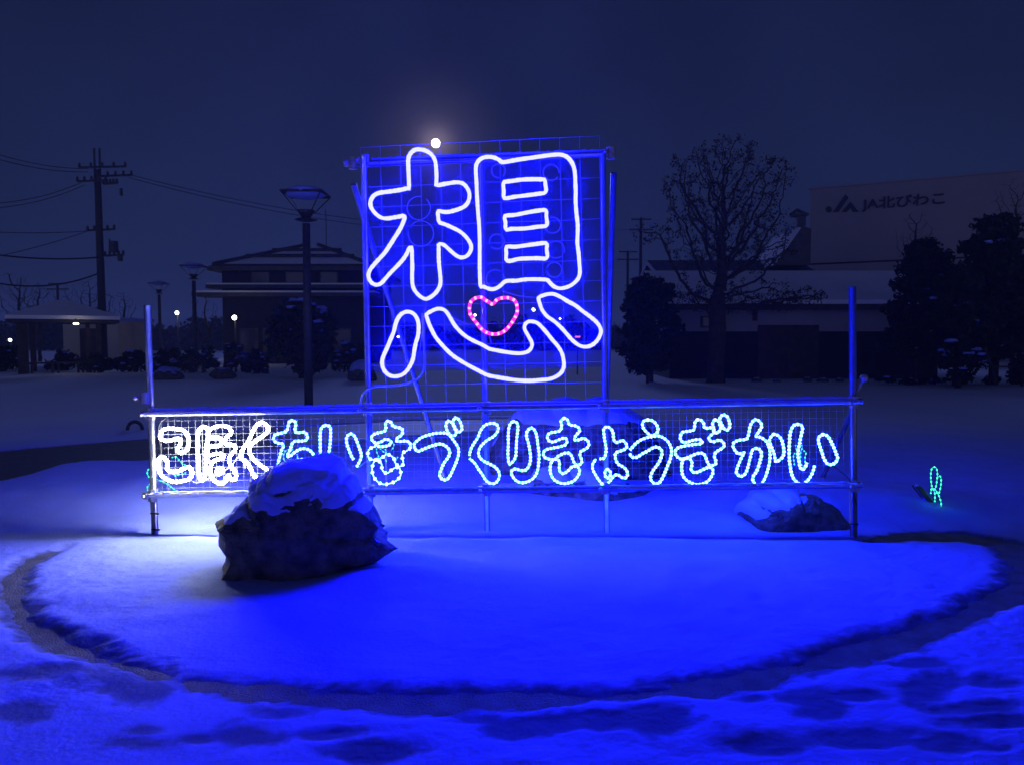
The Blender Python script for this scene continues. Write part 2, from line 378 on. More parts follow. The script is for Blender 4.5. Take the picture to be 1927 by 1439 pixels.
# ------------------------------------------------------------------ rope lights
def zoomed(x0, y0, s, pts): return [(x0 + x / s, y0 + y / s) for x, y in pts]
A1 = (690, 270, 9.0); A2 = (680, 410, 8.464); A3 = (880, 270, 8.378); A4 = (880, 410, 8.378); A5 = (700, 540, 7.573); A6 = (900, 540, 7.572)
B1 = (280, 770, 8.992); B2 = (360, 770, 8.994); B3 = (500, 770, 10.142); B4 = (670, 770, 8.995); B5 = (860, 770, 7.412); B6 = (1100, 770, 8.994)
B7 = (1260, 760, 8.465); B8 = (1430, 760, 8.467); R5 = (1090, 740, 3.381)
def Z(c, *p): return zoomed(*c, p)
tree_px = (Z(A1, (715, 770), (718, 700), (712, 560), (705, 380), (703, 290), (720, 215), (760, 155), (820, 112), (890, 105), (980, 120), (1060, 160), (1120, 220), (1160, 300), (1175, 400), (1183, 560), (1180, 660), (1180, 715), (1240, 705), (1380, 680), (1520, 662), (1620, 678), (1690, 740), (1735, 830), (1740, 920), (1710, 1010), (1640, 1080), (1520, 1130), (1380, 1165), (1280, 1160), (1210, 1150), (1212, 1250), (1220, 1310))
    + Z(A2, (1250, 80), (1340, 110), (1450, 160), (1560, 215), (1650, 290), (1720, 380), (1750, 460), (1735, 540), (1680, 610), (1610, 635), (1550, 625), (1480, 580), (1400, 510), (1330, 445), (1280, 422), (1232, 425), (1232, 480), (1232, 620), (1240, 760), (1255, 900), (1262, 1020), (1245, 1100), (1190, 1190), (1110, 1260), (1030, 1295), (960, 1270), (890, 1210), (840, 1140), (815, 1060), (808, 940), (812, 780), (808, 640), (805, 540), (795, 465), (765, 485), (720, 580), (660, 670), (580, 760), (490, 850), (400, 950), (320, 1040), (250, 1070), (180, 1050), (130, 990), (112, 910), (140, 830), (200, 750), (290, 650), (380, 550), (460, 430), (530, 320), (600, 210), (660, 90))
    + Z(A1, (645, 1235), (560, 1242), (450, 1260), (360, 1275), (260, 1265), (170, 1210), (100, 1130), (65, 1050), (75, 960), (130, 880), (220, 840), (340, 825), (480, 805), (600, 785), (680, 765)))
eye_px = (Z(A3, (495, 262), (420, 228), (330, 215), (240, 230), (170, 280), (135, 350), (130, 450), (140, 620), (145, 780), (155, 950), (165, 1100), (178, 1250))
    + Z(A4, (185, 200), (190, 400), (190, 600), (190, 800), (195, 950), (205, 1085), (250, 1085), (300, 1108), (380, 1130), (460, 1110), (530, 1060), (580, 1012), (640, 995), (760, 995), (900, 975), (1050, 970), (1200, 975), (1260, 985), (1310, 1040), (1370, 1090), (1450, 1115), (1550, 1100), (1640, 1060), (1720, 990), (1760, 920), (1770, 840), (1762, 720), (1750, 560), (1730, 400), (1735, 250), (1735, 100))
    + Z(A3, (1715, 1100), (1702, 900), (1705, 780), (1700, 650), (1695, 520), (1680, 400), (1640, 300), (1570, 220), (1480, 182), (1380, 180), (1200, 200), (1000, 230), (820, 255), (650, 285), (545, 298)))
bar1 = Z(A3, (580, 612), (700, 595), (850, 575), (1000, 568), (1150, 570), (1215, 580), (1225, 650), (1230, 770), (1100, 800), (900, 825), (740, 845), (580, 865), (570, 760), (562, 650))
bar2 = Z(A3, (590, 1150), (750, 1130), (950, 1090), (1100, 1065), (1232, 1058), (1240, 1150), (1250, 1230), (1243, 1300), (1100, 1318), (900, 1345), (700, 1350), (605, 1360), (597, 1250))
bar3 = Z(A4, (615, 462), (750, 460), (900, 440), (1050, 420), (1238, 405), (1245, 500), (1248, 636), (1100, 640), (900, 645), (780, 655), (690, 680), (612, 670), (610, 560))
dotl = Z(A5, (505, 355), (580, 375), (630, 430), (660, 510), (665, 600), (655, 700), (625, 800), (605, 900), (590, 1000), (560, 1090), (500, 1190), (420, 1255), (310, 1275), (220, 1240), (160, 1160), (145, 1060), (170, 970), (220, 860), (265, 750), (310, 640), (340, 520), (375, 440), (430, 380))
hook = (Z(A5, (775, 395), (850, 345), (940, 312), (1020, 325), (1070, 370), (1120, 450), (1180, 550), (1260, 640), (1360, 720), (1470, 780), (1560, 820), (1640, 865))
    + Z(A6, (150, 882), (260, 905), (400, 930), (520, 945), (620, 945), (710, 920), (760, 860), (765, 800), (730, 730), (690, 660), (660, 600), (665, 540), (710, 498), (770, 495), (840, 515), (910, 580), (980, 660), (1060, 760), (1130, 840), (1190, 940), (1215, 1040), (1220, 1130), (1190, 1210), (1120, 1270), (1020, 1310), (880, 1325), (740, 1335), (580, 1330), (420, 1310), (270, 1285), (130, 1255), (0, 1190))
    + Z(A5, (1380, 1120), (1260, 1050), (1130, 960), (1010, 840), (910, 720), (850, 610), (810, 520), (785, 440)))
dotr = Z(A6, (860, 160), (920, 125), (1000, 105), (1080, 105), (1180, 150), (1280, 210), (1390, 270), (1490, 350), (1600, 430), (1690, 510), (1745, 600), (1740, 680), (1690, 770), (1610, 835), (1520, 855), (1430, 830), (1340, 760), (1260, 670), (1180, 580), (1080, 490), (980, 420), (910, 330), (880, 250))
heart = Z(A5, (1560, 150), (1480, 160), (1420, 200), (1395, 260), (1390, 340), (1410, 410), (1470, 490), (1540, 580)) + Z(A6, (105, 645), (210, 675), (300, 665), (380, 625), (450, 550), (510, 460), (550, 380), (555, 300), (530, 210), (470, 170), (400, 155), (320, 165), (260, 190), (205, 248), (150, 215), (100, 190))
kana = [  # (kind, closed, points)
 ('w', 1, Z(B1, (200, 430), (220, 370), (290, 325), (390, 320), (490, 330), (580, 350), (640, 400), (670, 470), (675, 560), (665, 640), (620, 700), (550, 730), (490, 700), (480, 660), (520, 600), (545, 530), (520, 490), (450, 500), (380, 520), (310, 530), (240, 510), (200, 480))),
 ('w', 1, Z(B1, (150, 860), (200, 815), (260, 815), (310, 880), (310, 970), (330, 1030), (400, 1050), (500, 1040), (590, 1000), (670, 970), (720, 1010), (735, 1080), (710, 1150), (640, 1190), (550, 1210), (450, 1220), (350, 1200), (260, 1150), (200, 1090), (170, 1000), (150, 920))),
 ('w', 1, Z(B2, (200, 290), (260, 310), (285, 380), (280, 480), (260, 600), (250, 750), (250, 900), (240, 1080), (215, 1180), (165, 1190), (130, 1100), (125, 950), (115, 780), (110, 600), (110, 440), (130, 350))),
 ('w', 1, Z(B2, (320, 330), (420, 290), (520, 275), (620, 295), (665, 340), (670, 400), (620, 450), (575, 500), (575, 560), (620, 590), (700, 590), (745, 630), (740, 690), (690, 740), (650, 790), (640, 850), (660, 920), (690, 980), (730, 1040), (760, 1110), (740, 1180), (690, 1190), (650, 1140), (610, 1110), (600, 1170), (560, 1230), (490, 1250), (410, 1220), (350, 1150), (330, 1060), (330, 960), (370, 880), (450, 840), (530, 820), (550, 780), (500, 745), (400, 750), (310, 770), (275, 700), (300, 620), (400, 620), (490, 600), (505, 540), (480, 480), (400, 465), (310, 475), (280, 420), (290, 360))),
 ('w', 1, Z(B2, (430, 1040), (450, 990), (490, 985), (530, 1010), (540, 1050), (500, 1085), (450, 1080))),
 ('w', 1, Z(B2, (1190, 220), (1260, 250), (1300, 310), (1290, 370), (1230, 430), (1130, 500), (1040, 570), (990, 640), (990, 730), (1030, 810), (1110, 890), (1200, 960), (1280, 1020), (1330, 1080), (1340, 1150), (1300, 1200), (1220, 1215), (1130, 1180), (1060, 1110), (1010, 1010), (960, 920), (890, 850), (840, 820), (850, 730), (890, 640), (950, 560), (1000, 460), (1050, 350), (1110, 260))),
 ('c', 1, Z(B3, (500, 210), (550, 220), (575, 280), (560, 350), (565, 420), (620, 440), (700, 430), (750, 440), (790, 490), (790, 560), (730, 595), (640, 600), (550, 605), (500, 660), (475, 740), (440, 820), (410, 885), (460, 890), (520, 840), (600, 780), (690, 745), (780, 750), (860, 790), (920, 870), (955, 960), (950, 1060), (890, 1150), (820, 1150), (790, 1060), (770, 960), (690, 945), (600, 960), (530, 1030), (450, 1090), (360, 1145), (280, 1170), (240, 1100), (240, 1000), (270, 900), (300, 780), (340, 690), (310, 650), (240, 640), (170, 600), (150, 540), (180, 480), (260, 455), (350, 435), (410, 390), (430, 300), (455, 220))),
 ('c', 1, Z(B3, (1140, 300), (1200, 310), (1235, 350), (1240, 450), (1235, 560), (1225, 680), (1210, 800), (1185, 890), (1170, 970), (1175, 1050), (1220, 1100), (1290, 1060), (1320, 1010), (1350, 980), (1400, 970), (1440, 1000), (1460, 1060), (1420, 1130), (1330, 1200), (1220, 1230), (1120, 1180), (1070, 1090), (1055, 1000), (1045, 860), (1040, 720), (1040, 560), (1045, 430), (1070, 340))),
 ('c', 0, Z(B3, (1670, 945), (1640, 890), (1610, 820), (1580, 740), (1550, 650), (1540, 560), (1570, 490), (1625, 460), (1690, 500), (1730, 580), (1760, 660), (1790, 740), (1820, 830), (1825, 900), (1805, 960), (1760, 1050), (1735, 1090))),
 ('c', 0, Z(B4, (330, 600), (400, 625), (520, 615), (590, 570), (580, 525), (500, 500), (430, 540), (350, 565), (285, 535), (260, 480), (290, 425), (370, 395), (470, 370), (505, 330), (500, 270), (505, 215), (545, 195), (590, 215), (630, 280), (700, 300), (770, 320), (790, 370), (770, 430), (710, 470), (680, 515), (720, 540), (830, 530), (900, 550), (925, 610), (910, 660))),
 ('s', 0, Z(B4, (910, 660), (850, 700), (790, 735), (785, 820), (800, 880), (790, 935), (735, 960), (670, 910), (630, 810), (520, 755), (430, 820), (320, 850), (230, 830), (200, 760), (215, 680), (280, 635), (330, 630))),
 ('s', 1, Z(B4, (330, 850), (275, 970), (285, 1095), (345, 1200), (445, 1260), (565, 1250), (680, 1200), (755, 1110), (740, 1000), (690, 975), (620, 1005), (525, 1075), (445, 1020), (425, 905))),
 ('c', 1, Z(B4, (990, 640), (985, 580), (1030, 530), (1110, 470), (1220, 430), (1350, 400), (1500, 395), (1570, 420), (1620, 480), (1680, 560), (1730, 650), (1735, 750), (1710, 850), (1670, 950), (1620, 1060), (1570, 1150), (1510, 1190), (1440, 1160), (1415, 1090), (1450, 990), (1490, 900), (1550, 820), (1585, 740), (1570, 670), (1510, 610), (1430, 580), (1320, 600), (1210, 640), (1110, 680), (1040, 705))),
 ('c', 1, Z(B4, (1560, 195), (1620, 215), (1650, 270), (1680, 340), (1700, 390), (1660, 440), (1600, 430), (1550, 370), (1525, 300), (1525, 240))),
 ('c', 1, Z(B4, (1680, 140), (1740, 170), (1775, 240), (1795, 320), (1760, 375), (1710, 360), (1670, 290), (1640, 210))),
 ('c', 0, Z(B5, (175, 640), (190, 560), (230, 480), (290, 390), (320, 310), (370, 235), (430, 200), (505, 190), (560, 215), (575, 275), (550, 330), (500, 380), (430, 420), (370, 470), (320, 530), (300, 600), (320, 670), (380, 720), (460, 760), (530, 800), (580, 860), (590, 940), (540, 1020), (460, 1025), (400, 980), (350, 900), (300, 830), (250, 750), (175, 680))),
 ('c', 1, Z(B5, (790, 165), (840, 190), (850, 260), (840, 350), (830, 450), (825, 550), (820, 640), (790, 710), (730, 760), (715, 690), (710, 600), (715, 480), (715, 350), (725, 250), (745, 195))),
 ('c', 1, Z(B5, (1040, 255), (1090, 300), (1115, 390), (1130, 500), (1145, 620), (1140, 740), (1120, 860), (1070, 950), (990, 1000), (900, 1020), (820, 985), (765, 910), (765, 850), (820, 825), (880, 845), (950, 845), (1000, 790), (1025, 700), (1020, 600), (1000, 480), (970, 370), (980, 300))),
 ('c', 1, Z(B5, (1500, 120), (1545, 150), (1570, 210), (1650, 225), (1705, 260), (1705, 310), (1660, 355), (1640, 420), (1700, 420), (1760, 400), (1820, 430), (1840, 490), (1800, 545), (1730, 580), (1715, 640), (1740, 700), (1730, 755), (1670, 770), (1630, 730), (1600, 650), (1560, 605), (1490, 610), (1410, 650), (1370, 690), (1290, 690), (1220, 660), (1205, 600), (1250, 555), (1340, 535), (1440, 515), (1510, 490), (1535, 440), (1505, 395), (1430, 415), (1340, 450), (1280, 430), (1260, 370), (1300, 325), (1380, 310), (1440, 290), (1460, 230), (1450, 160))),
 ('c', 1, Z(B5, (1330, 710), (1400, 690), (1430, 740), (1425, 810), (1440, 870), (1490, 890), (1550, 850), (1610, 795), (1680, 795), (1710, 850), (1690, 920), (1630, 990), (1540, 1025), (1450, 1025), (1360, 980), (1310, 900), (1300, 800))),
 ('c', 0, Z(B6, (260, 830), (330, 820), (360, 740), (365, 640), (345, 540), (330, 420), (325, 330), (380, 290), (440, 320), (480, 380), (490, 460), (510, 540), (570, 550), (640, 520), (700, 570), (715, 630), (660, 680), (570, 710), (520, 750), (530, 850), (570, 920), (640, 960), (700, 1010), (730, 1080), (700, 1150), (640, 1150), (560, 1100), (500, 1120), (450, 1180), (390, 1250), (310, 1265), (250, 1200), (190, 1110), (140, 1010), (140, 920), (190, 840))),
 ('c', 1, Z(B6, (395, 1010), (430, 1040), (440, 1090), (410, 1150), (365, 1145), (345, 1090), (355, 1030))),
 ('c', 1, Z(B6, (1080, 175), (1160, 195), (1220, 260), (1245, 340), (1210, 410), (1130, 440), (1060, 390), (1000, 320), (980, 240), (1010, 190))),
 ('c', 0, Z(B6, (770, 680), (840, 600), (920, 530), (1030, 480), (1150, 455), (1250, 445), (1340, 480), (1410, 540), (1460, 630), (1475, 720), (1450, 840), (1410, 940), (1370, 1040), (1320, 1150), (1260, 1240), (1190, 1250), (1130, 1200), (1120, 1120), (1160, 1030), (1220, 950), (1280, 850), (1310, 750), (1300, 680), (1240, 635), (1170, 640), (1080, 690), (970, 750), (880, 805), (800, 800), (765, 740))),
 ('c', 1, Z(B7, (450, 245), (510, 260), (545, 310), (555, 370), (600, 380), (680, 375), (715, 440), (640, 510), (630, 560), (690, 595), (790, 570), (850, 600), (870, 660), (820, 710), (740, 760), (715, 830), (740, 910), (720, 960), (640, 970), (600, 910), (570, 830), (530, 780), (450, 780), (350, 820), (250, 860), (180, 870), (110, 820), (90, 750), (140, 690), (250, 660), (380, 640), (500, 625), (520, 600), (500, 570), (450, 560), (340, 580), (240, 610), (190, 580), (170, 520), (200, 450), (280, 430), (380, 410), (400, 340), (410, 280))),
 ('c', 1, Z(B7, (220, 870), (300, 860), (350, 900), (355, 970), (340, 1030), (380, 1080), (440, 1080), (530, 1040), (620, 1000), (680, 1020), (690, 1080), (660, 1160), (600, 1230), (500, 1270), (400, 1270), (290, 1220), (220, 1150), (195, 1060), (195, 960))),
 ('c', 1, Z(B7, (730, 245), (780, 270), (800, 320), (815, 380), (770, 450), (710, 440), (700, 370), (685, 300))),
 ('c', 1, Z(B7, (870, 170), (920, 200), (950, 270), (960, 350), (920, 410), (870, 390), (830, 320), (800, 250), (820, 190))),
 ('c', 1, Z(R5, (1120, 165), (1150, 180), (1160, 210), (1140, 245), (1125, 270), (1160, 280), (1195, 310), (1212, 360), (1212, 430), (1195, 500), (1170, 560), (1140, 585), (1110, 565), (1105, 530), (1130, 490), (1150, 430), (1160, 380), (1140, 350), (1105, 355), (1090, 400), (1075, 460), (1055, 510), (1025, 525), (1000, 500), (1010, 460), (1035, 400), (1050, 375), (1010, 380), (980, 340), (985, 310), (1020, 295), (1060, 290), (1075, 270), (1090, 200))),
 ('c', 1, Z(R5, (1240, 258), (1280, 280), (1300, 340), (1300, 390), (1275, 420), (1250, 430), (1240, 380), (1220, 330), (1212, 290))),
 ('c', 0, Z(B8, (750, 930), (720, 1000), (680, 1040), (640, 1000), (620, 900), (605, 790), (620, 690), (640, 580), (660, 480), (680, 380), (650, 330), (600, 320), (550, 330), (510, 380), (480, 480), (470, 640), (465, 800), (480, 960), (505, 1100), (550, 1200), (620, 1260), (680, 1265), (740, 1230), (800, 1160), (850, 1060), (870, 975))),
 ('c', 1, Z(B8, (1010, 480), (1080, 510), (1130, 590), (1180, 690), (1220, 800), (1240, 860), (1200, 930), (1130, 960), (1070, 940), (1020, 860), (980, 740), (940, 620), (935, 530))),
]
def rope(parent, px, closed, Y, r, bead, step, material, ds, label=None, wob=.006):
    pts = crom([P(x, y, Y) for x, y in px], closed, ds)
    rr = []
    for i, p in enumerate(pts):
        k = .5 + .5 * math.cos(2 * math.pi * i * ds / step)
        rr.append((r + (bead - r) * k ** 2.0) * random.uniform(.93, 1.08))
        pts[i] = p + Vector((0, random.uniform(-1, 1) * wob, 0))
    m = MB(); m.tube(pts, rr, 6, closed)
    o = m.build('rope_light', material, parent, True)
    if material is M['kana_led']:                                   # bulbs glow white, the cord between them blue
        o.data.materials.append(M['kana_link']); nf = len(o.data.polygons)
        idx = [0] * nf
        for i in range(nf):
            k = .5 + .5 * math.cos(2 * math.pi * (i // 6 + .5) * ds / step)
            idx[i] = 0 if k > .34 else 1
        o.data.polygons.foreach_set('material_index', idx)
    if label: o['label'] = label
    return o
def pipe(name, parent, a, b, r=.0243, material='galv', sides=14):
    m = MB(); m.tube([a, b], r, sides); return m.build(name, M[material], parent, True)
def snowcap(parent, a, b, w, h):
    """loose snow lying along a pipe"""
    a = Vector(a); b = Vector(b); n = int((b - a).length / .02); m = MB(); pts = []; rr = []
    for i in range(n + 1):
        pts.append(a.lerp(b, i / n) + Vector((random.uniform(-.003, .003), 0, random.uniform(-.003, .003)))); rr.append(w * random.uniform(.75, 1.15))
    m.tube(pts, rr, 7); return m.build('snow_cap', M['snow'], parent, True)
def clamp(parent, c, s=.045):
    m = MB(); c = Vector(c)
    m.tube([c + Vector((0, 0, -s)), c + Vector((0, 0, s))], .036, 10)
    m.box(c + Vector((-.045, -.01, 0)), (.04, .05, .05)); m.tube([c + Vector((-.05, -.06, 0)), c + Vector((-.05, .05, 0))], .009, 6)
    m.ball(c + Vector((-.05, -.06, 0)), .016, 6, 4)
    return m.build('clamp', M['clamp'], parent)
def grid(parent, quad, nx, ny, r, material, name, Y, wob=0.0, rx=None):
    """wire grid over a four-sided field given in photograph pixels: tl, tr, br, bl"""
    tl, tr, br, bl = [P(*q, Y) for q in quad]; m = MB()
    for i in range(nx + 1):
        t = i / nx; m.tube([tl.lerp(tr, t) + Vector((0, random.uniform(-wob, wob), 0)), bl.lerp(br, t)], r, 4)
    for j in range(ny + 1):
        t = j / ny; a = tl.lerp(bl, t) + Vector((0, -2 * r, 0)); b = tr.lerp(br, t) + Vector((0, -2 * r, 0))
        pts = [a.lerp(b, k / 12) + Vector((0, 0, random.uniform(-wob, wob))) for k in range(13)]; m.tube(pts, r, 4)
    return m.build(name, M[material], parent)

# upper sign with the large character
YU = 6.10
up = thing('character_sign', 'tall scaffold frame carrying one large white outlined character with a pink heart', 'light sign', P(915, 1003, YU + .1))
pipe('post', up, P(685, 296, YU + .07), P(697, 985, YU + .07))
pipe('post', up, P(1134, 290, YU + .07), P(1142, 1010, YU + .07))
pipe('post', up, P(905, 296, YU + .12), P(917, 1006, YU + .12))
pipe('top_rail', up, P(660, 309, YU + .12), P(1153, 290, YU + .12), .025)
pipe('stay', up, P(665, 347, YU + .16), G(846, 925, -.05))
pipe('stay', up, P(1155, 326, YU + .16), G(1136, 925, -.05))
snowcap(up, P(700, 300, YU + .12) + Vector((0, 0, 0)), P(1148, 283, YU + .12), .013, .02)
for q in ((664, 308), (1150, 289), (686, 303)): clamp(up, P(*q, YU + .10))
grid(up, ((678, 278), (1128, 256), (1140, 757), (690, 762)), 12, 13, .0012, 'wire', 'wire_grid', YU + .035, .002)
film = MB(); qd = ((688, 306), (1134, 292), (1139, 690), (696, 700)); nx, ny = 40, 36
fv = []; c4 = [P(*q, YU + .055) for q in qd]
for j in range(ny + 1):
    for i in range(nx + 1):
        p = c4[0].lerp(c4[1], i / nx).lerp(c4[3].lerp(c4[2], i / nx), j / ny); fv.append(p + Vector((0, .006 * math.sin(i * .9 + j * .4) + random.uniform(-.003, .003), 0)))
film.add(fv, [(j * (nx + 1) + i, j * (nx + 1) + i + 1, (j + 1) * (nx + 1) + i + 1, (j + 1) * (nx + 1) + i) for j in range(ny) for i in range(nx)])
film.build('glare_film', M['film'], up, True)  # film added behind the ropes to hold their blue glow
pipe('brace', up, P(640, 302, YU + .19) + Vector((.2, 0, 0)), P(1128, 256, YU + .19) + Vector((-.05, 0, -.12)), .012) if False else None
for px, lab in ((tree_px, None), (eye_px, None), (bar1, None), (bar2, None), (bar3, None), (dotl, None), (hook, None), (dotr, None)):
    rope(up, px, True, YU, (.0152), .0172, .03, M['blue_led'], .016, lab, .002)
h = rope(up, heart, True, YU, .0135, .0145, .045, M['pink_led'], .015, 'pink heart-shaped rope light', .002)
hp = crom([P(x, y, YU) for x, y in heart], True, .048)
for p in hp:
    m = MB(); m.ball(p + Vector((0, -.006, 0)), .0125, 8, 6); m.build('led_bead', M['pink_bead'], h, True)
for cx, cy, r in ((938, 322, 13), (1037, 325, 15), (932, 525, 17), (1043, 508, 14), (792, 440, 24), (788, 392, 22), (1046, 470, 16), (1040, 424, 15), (935, 455, 14)):
    m = MB(); a0 = random.uniform(0, 6.28); n = 26
    m.tube([P(cx + r * math.cos(a0 + 6.0 * k / n), cy + r * math.sin(a0 + 6.0 * k / n), YU + .02) for k in range(n)], .0022, 5)
    m.build('cable_loop', M['cable'], up, True)
m = MB(); m.tube(crom([P(*q, YU + .02) for q in ((795, 590), (797, 640), (799, 685), (788, 711), (755, 724), (712, 727), (690, 733), (680, 748), (679, 770))], False, .03), .008, 7)
m.build('cable', M['cable'], up, True)
for a, b in (((803, 567), (797, 600)), ((797, 600), (790, 660)), ((1025, 535), (1012, 560)), ((905, 561), (925, 648)), ((945, 548), (1005, 560)), ((838, 588), (880, 610)), ((908, 560), (915, 632))):
    m = MB(); p, q = P(*a, YU + .01), P(*b, YU + .01); mid = p.lerp(q, .5) + Vector((0, -.01, -.012))
    m.tube(crom([p, mid, q], False, .02), .0028, 5); m.build('cable', M['cable'], up, True)
for c, r in (((1004, 583), .009), ((894, 593), .007), ((749, 634), .006), ((1054, 600), .005)):
    m = MB(); m.ball(P(*c, YU + .01), r, 8, 6); o = m.build('led_bead', M['white_led'], up, True)

# lower sign with the kana line
YL = 6.0
lo = thing('kana_sign', 'long low scaffold frame with a row of glowing outlined kana on wire mesh', 'light sign', P(290, 1005, YL))
pipe('post', lo, P(277, 575, YL + .02), P(292, 1012, YL + .02), .0265)
pipe('post', lo, P(1604, 540, YL + .02), P(1607, 1030, YL + .02), .0275)
pipe('top_rail', lo, P(268, 778, YL - .03), P(1622, 755, YL - .03), .0225)
pipe('bottom_rail', lo, P(276, 931, YL - .03), P(1622, 912, YL - .03), .0225)
snowcap(lo, P(292, 771, YL - .02), P(1596, 749, YL - .02), .016, .03)
snowcap(lo, P(292, 927, YL - .035), P(1596, 908, YL - .035), .013, .03)
pipe('brace', lo, P(1608, 762, YL + .06), G(1545, 905, .0), .022)
for q in ((692, 770), (915, 767), (1140, 763), (698, 923), (916, 920), (1141, 917), (284, 778), (288, 931), (1607, 756), (1608, 913), (273, 748)): clamp(lo, P(*q, YL - .01))
m = MB(); c = P(1626, 712, YL); m.tube([P(1609, 745, YL), c], .014, 8); m.ball(c, .032, 10, 8); m.build('clamp', M['clamp'], lo, True)
m = MB(); c = P(269, 745, YL); m.tube([P(281, 765, YL), c], .014, 8); m.ball(c, .03, 10, 8); m.build('clamp', M['clamp'], lo, True)
for q in ((291, 965), (293, 995), (1607, 985)):
    m = MB(); m.tube([P(q[0] - 8, q[1], YL - .012), P(q[0] + 8, q[1] + 1, YL - .012)], .006, 6); m.build('cable_tie', M['darkcable'], lo)
grid(lo, ((290, 779), (1600, 760), (1601, 912), (293, 930)), 102, 12, .0007, 'wire', 'wire_mesh', YL + .0, .001)
for kind, closed, px in kana:
    if kind == 'w': rope(lo, px, closed, YL - .03, .0092, .0142, .03, M['white_led'], .0095, 'bright white rope light', .004)
    elif kind == 'c': rope(lo, px, closed, YL - .03, .0070, .0132, .028, M['kana_led'], .0085, None, .003)
    else:
        pts = crom([P(x, y, YL - .03) for x, y in px], closed, .052 / 6); pat = (.0160, .0085, .0016, .0060, .0016, .0085); m = MB()
        m.tube(pts, [pat[k % 6] for k in range(len(pts))], 6, bool(closed)); m.build('rope_light', M['kana_led'], lo, True)
for pts in ([(318, 782), (302, 795), (298, 815), (303, 850), (301, 880)], [(363, 906), (378, 906), (430, 880), (450, 858), (462, 880)], [(500, 893), (530, 886), (556, 870)], [(675, 879), (692, 865)], [(1545, 860), (1580, 885), (1600, 905), (1612, 950)]):
    m = MB(); m.tube(crom([P(*q, YL - .015) for q in pts], False, .03), .0035, 5); m.build('cable', M['darkcable'] if pts[0][0] in (318, 1545) else M['cable'], lo, True)

# ------------------------------------------------------------------ small green light figures standing in the snow behind
def figure(label, c, lines, Y, material, cat='light figure', bead=.0062, step=.036):
    pts2 = [[P(*q, Y) for q in zoomed(*c, l)] for l in lines]
    allp = [p for l in pts2 for p in l]; bx = sum(p.x for p in allp) / len(allp)
    t = thing('light_figure', label, cat, (bx, Y, 0.02), 'small green light figures in the snow')
    for l in pts2:
        m = MB(); cp = crom(l, False, step / 4)
        m.tube(cp, [.0006 + (bead * 1.15 - .0006) * (1 if k % 4 == 0 else .0 if k % 4 == 2 else .16) for k in range(len(cp))], 6); m.build('light_string', M[material], t, True)
    zmin = min(p.z for p in allp)
    m = MB(); m.tube([(bx, Y + .01, -.05), (bx, Y + .01, zmin + .12)], .005, 6); m.build('stake', M['cable'], t)
    return t
RA = (260, 740, 4.38); RB = (1600, 640, 3.596)
figure('wavy green light figure behind the left post of the kana sign', RA, [[(110, 605), (78, 632), (76, 660), (97, 692), (165, 710), (212, 730), (252, 752), (285, 780), (320, 802), (372, 812)], [(97, 745), (75, 770), (78, 800)], [(280, 525), (312, 520), (340, 550), (375, 582), (402, 592)], [(392, 650), (350, 666), (300, 676)]], 7.0, 'green_led')
figure('cyan light figure just above the left slope of the snowy boulder', B3, [[(520, 760), (415, 762), (370, 800), (335, 870), (350, 955), (400, 1020), (440, 1050), (350, 1075), (290, 1105), (250, 1220)], [(590, 850), (610, 890), (600, 930)], [(570, 1020), (640, 985), (720, 995)]], 7.0, 'cyan_led')
figure('tangled cyan light figure behind the sparse beaded kana', B4, [[(345, 660), (355, 730), (380, 790), (365, 890)], [(410, 660), (460, 710), (520, 750), (480, 800), (515, 880)], [(490, 670), (510, 720), (480, 790), (430, 800), (370, 870)], [(600, 540), (640, 590), (630, 640), (590, 690)], [(705, 800), (690, 840), (640, 880)]], 6.9, 'cyan_led')
figure('small cyan light figure behind the last kana on the right', B8, [[(665, 650), (672, 700), (650, 760), (650, 830), (645, 890), (655, 950), (700, 1000), (735, 1020)], [(570, 650), (575, 690), (590, 740)], [(700, 740), (735, 770), (720, 830), (720, 900), (722, 960)], [(560, 785), (540, 790), (535, 850), (545, 920), (550, 970)]], 7.0, 'cyan_led')
figure('green cactus-like light figure standing alone at the far right', RB, [[(572, 1090), (572, 1030), (552, 985), (545, 910), (555, 862), (580, 860), (590, 900), (585, 960), (577, 1000)], [(588, 930), (605, 915), (615, 940), (610, 1000), (595, 1040), (578, 1010)], [(545, 1035), (552, 1000), (578, 1012), (600, 1050), (615, 1100), (610, 1140), (592, 1162)]], 6.75, 'green_led')

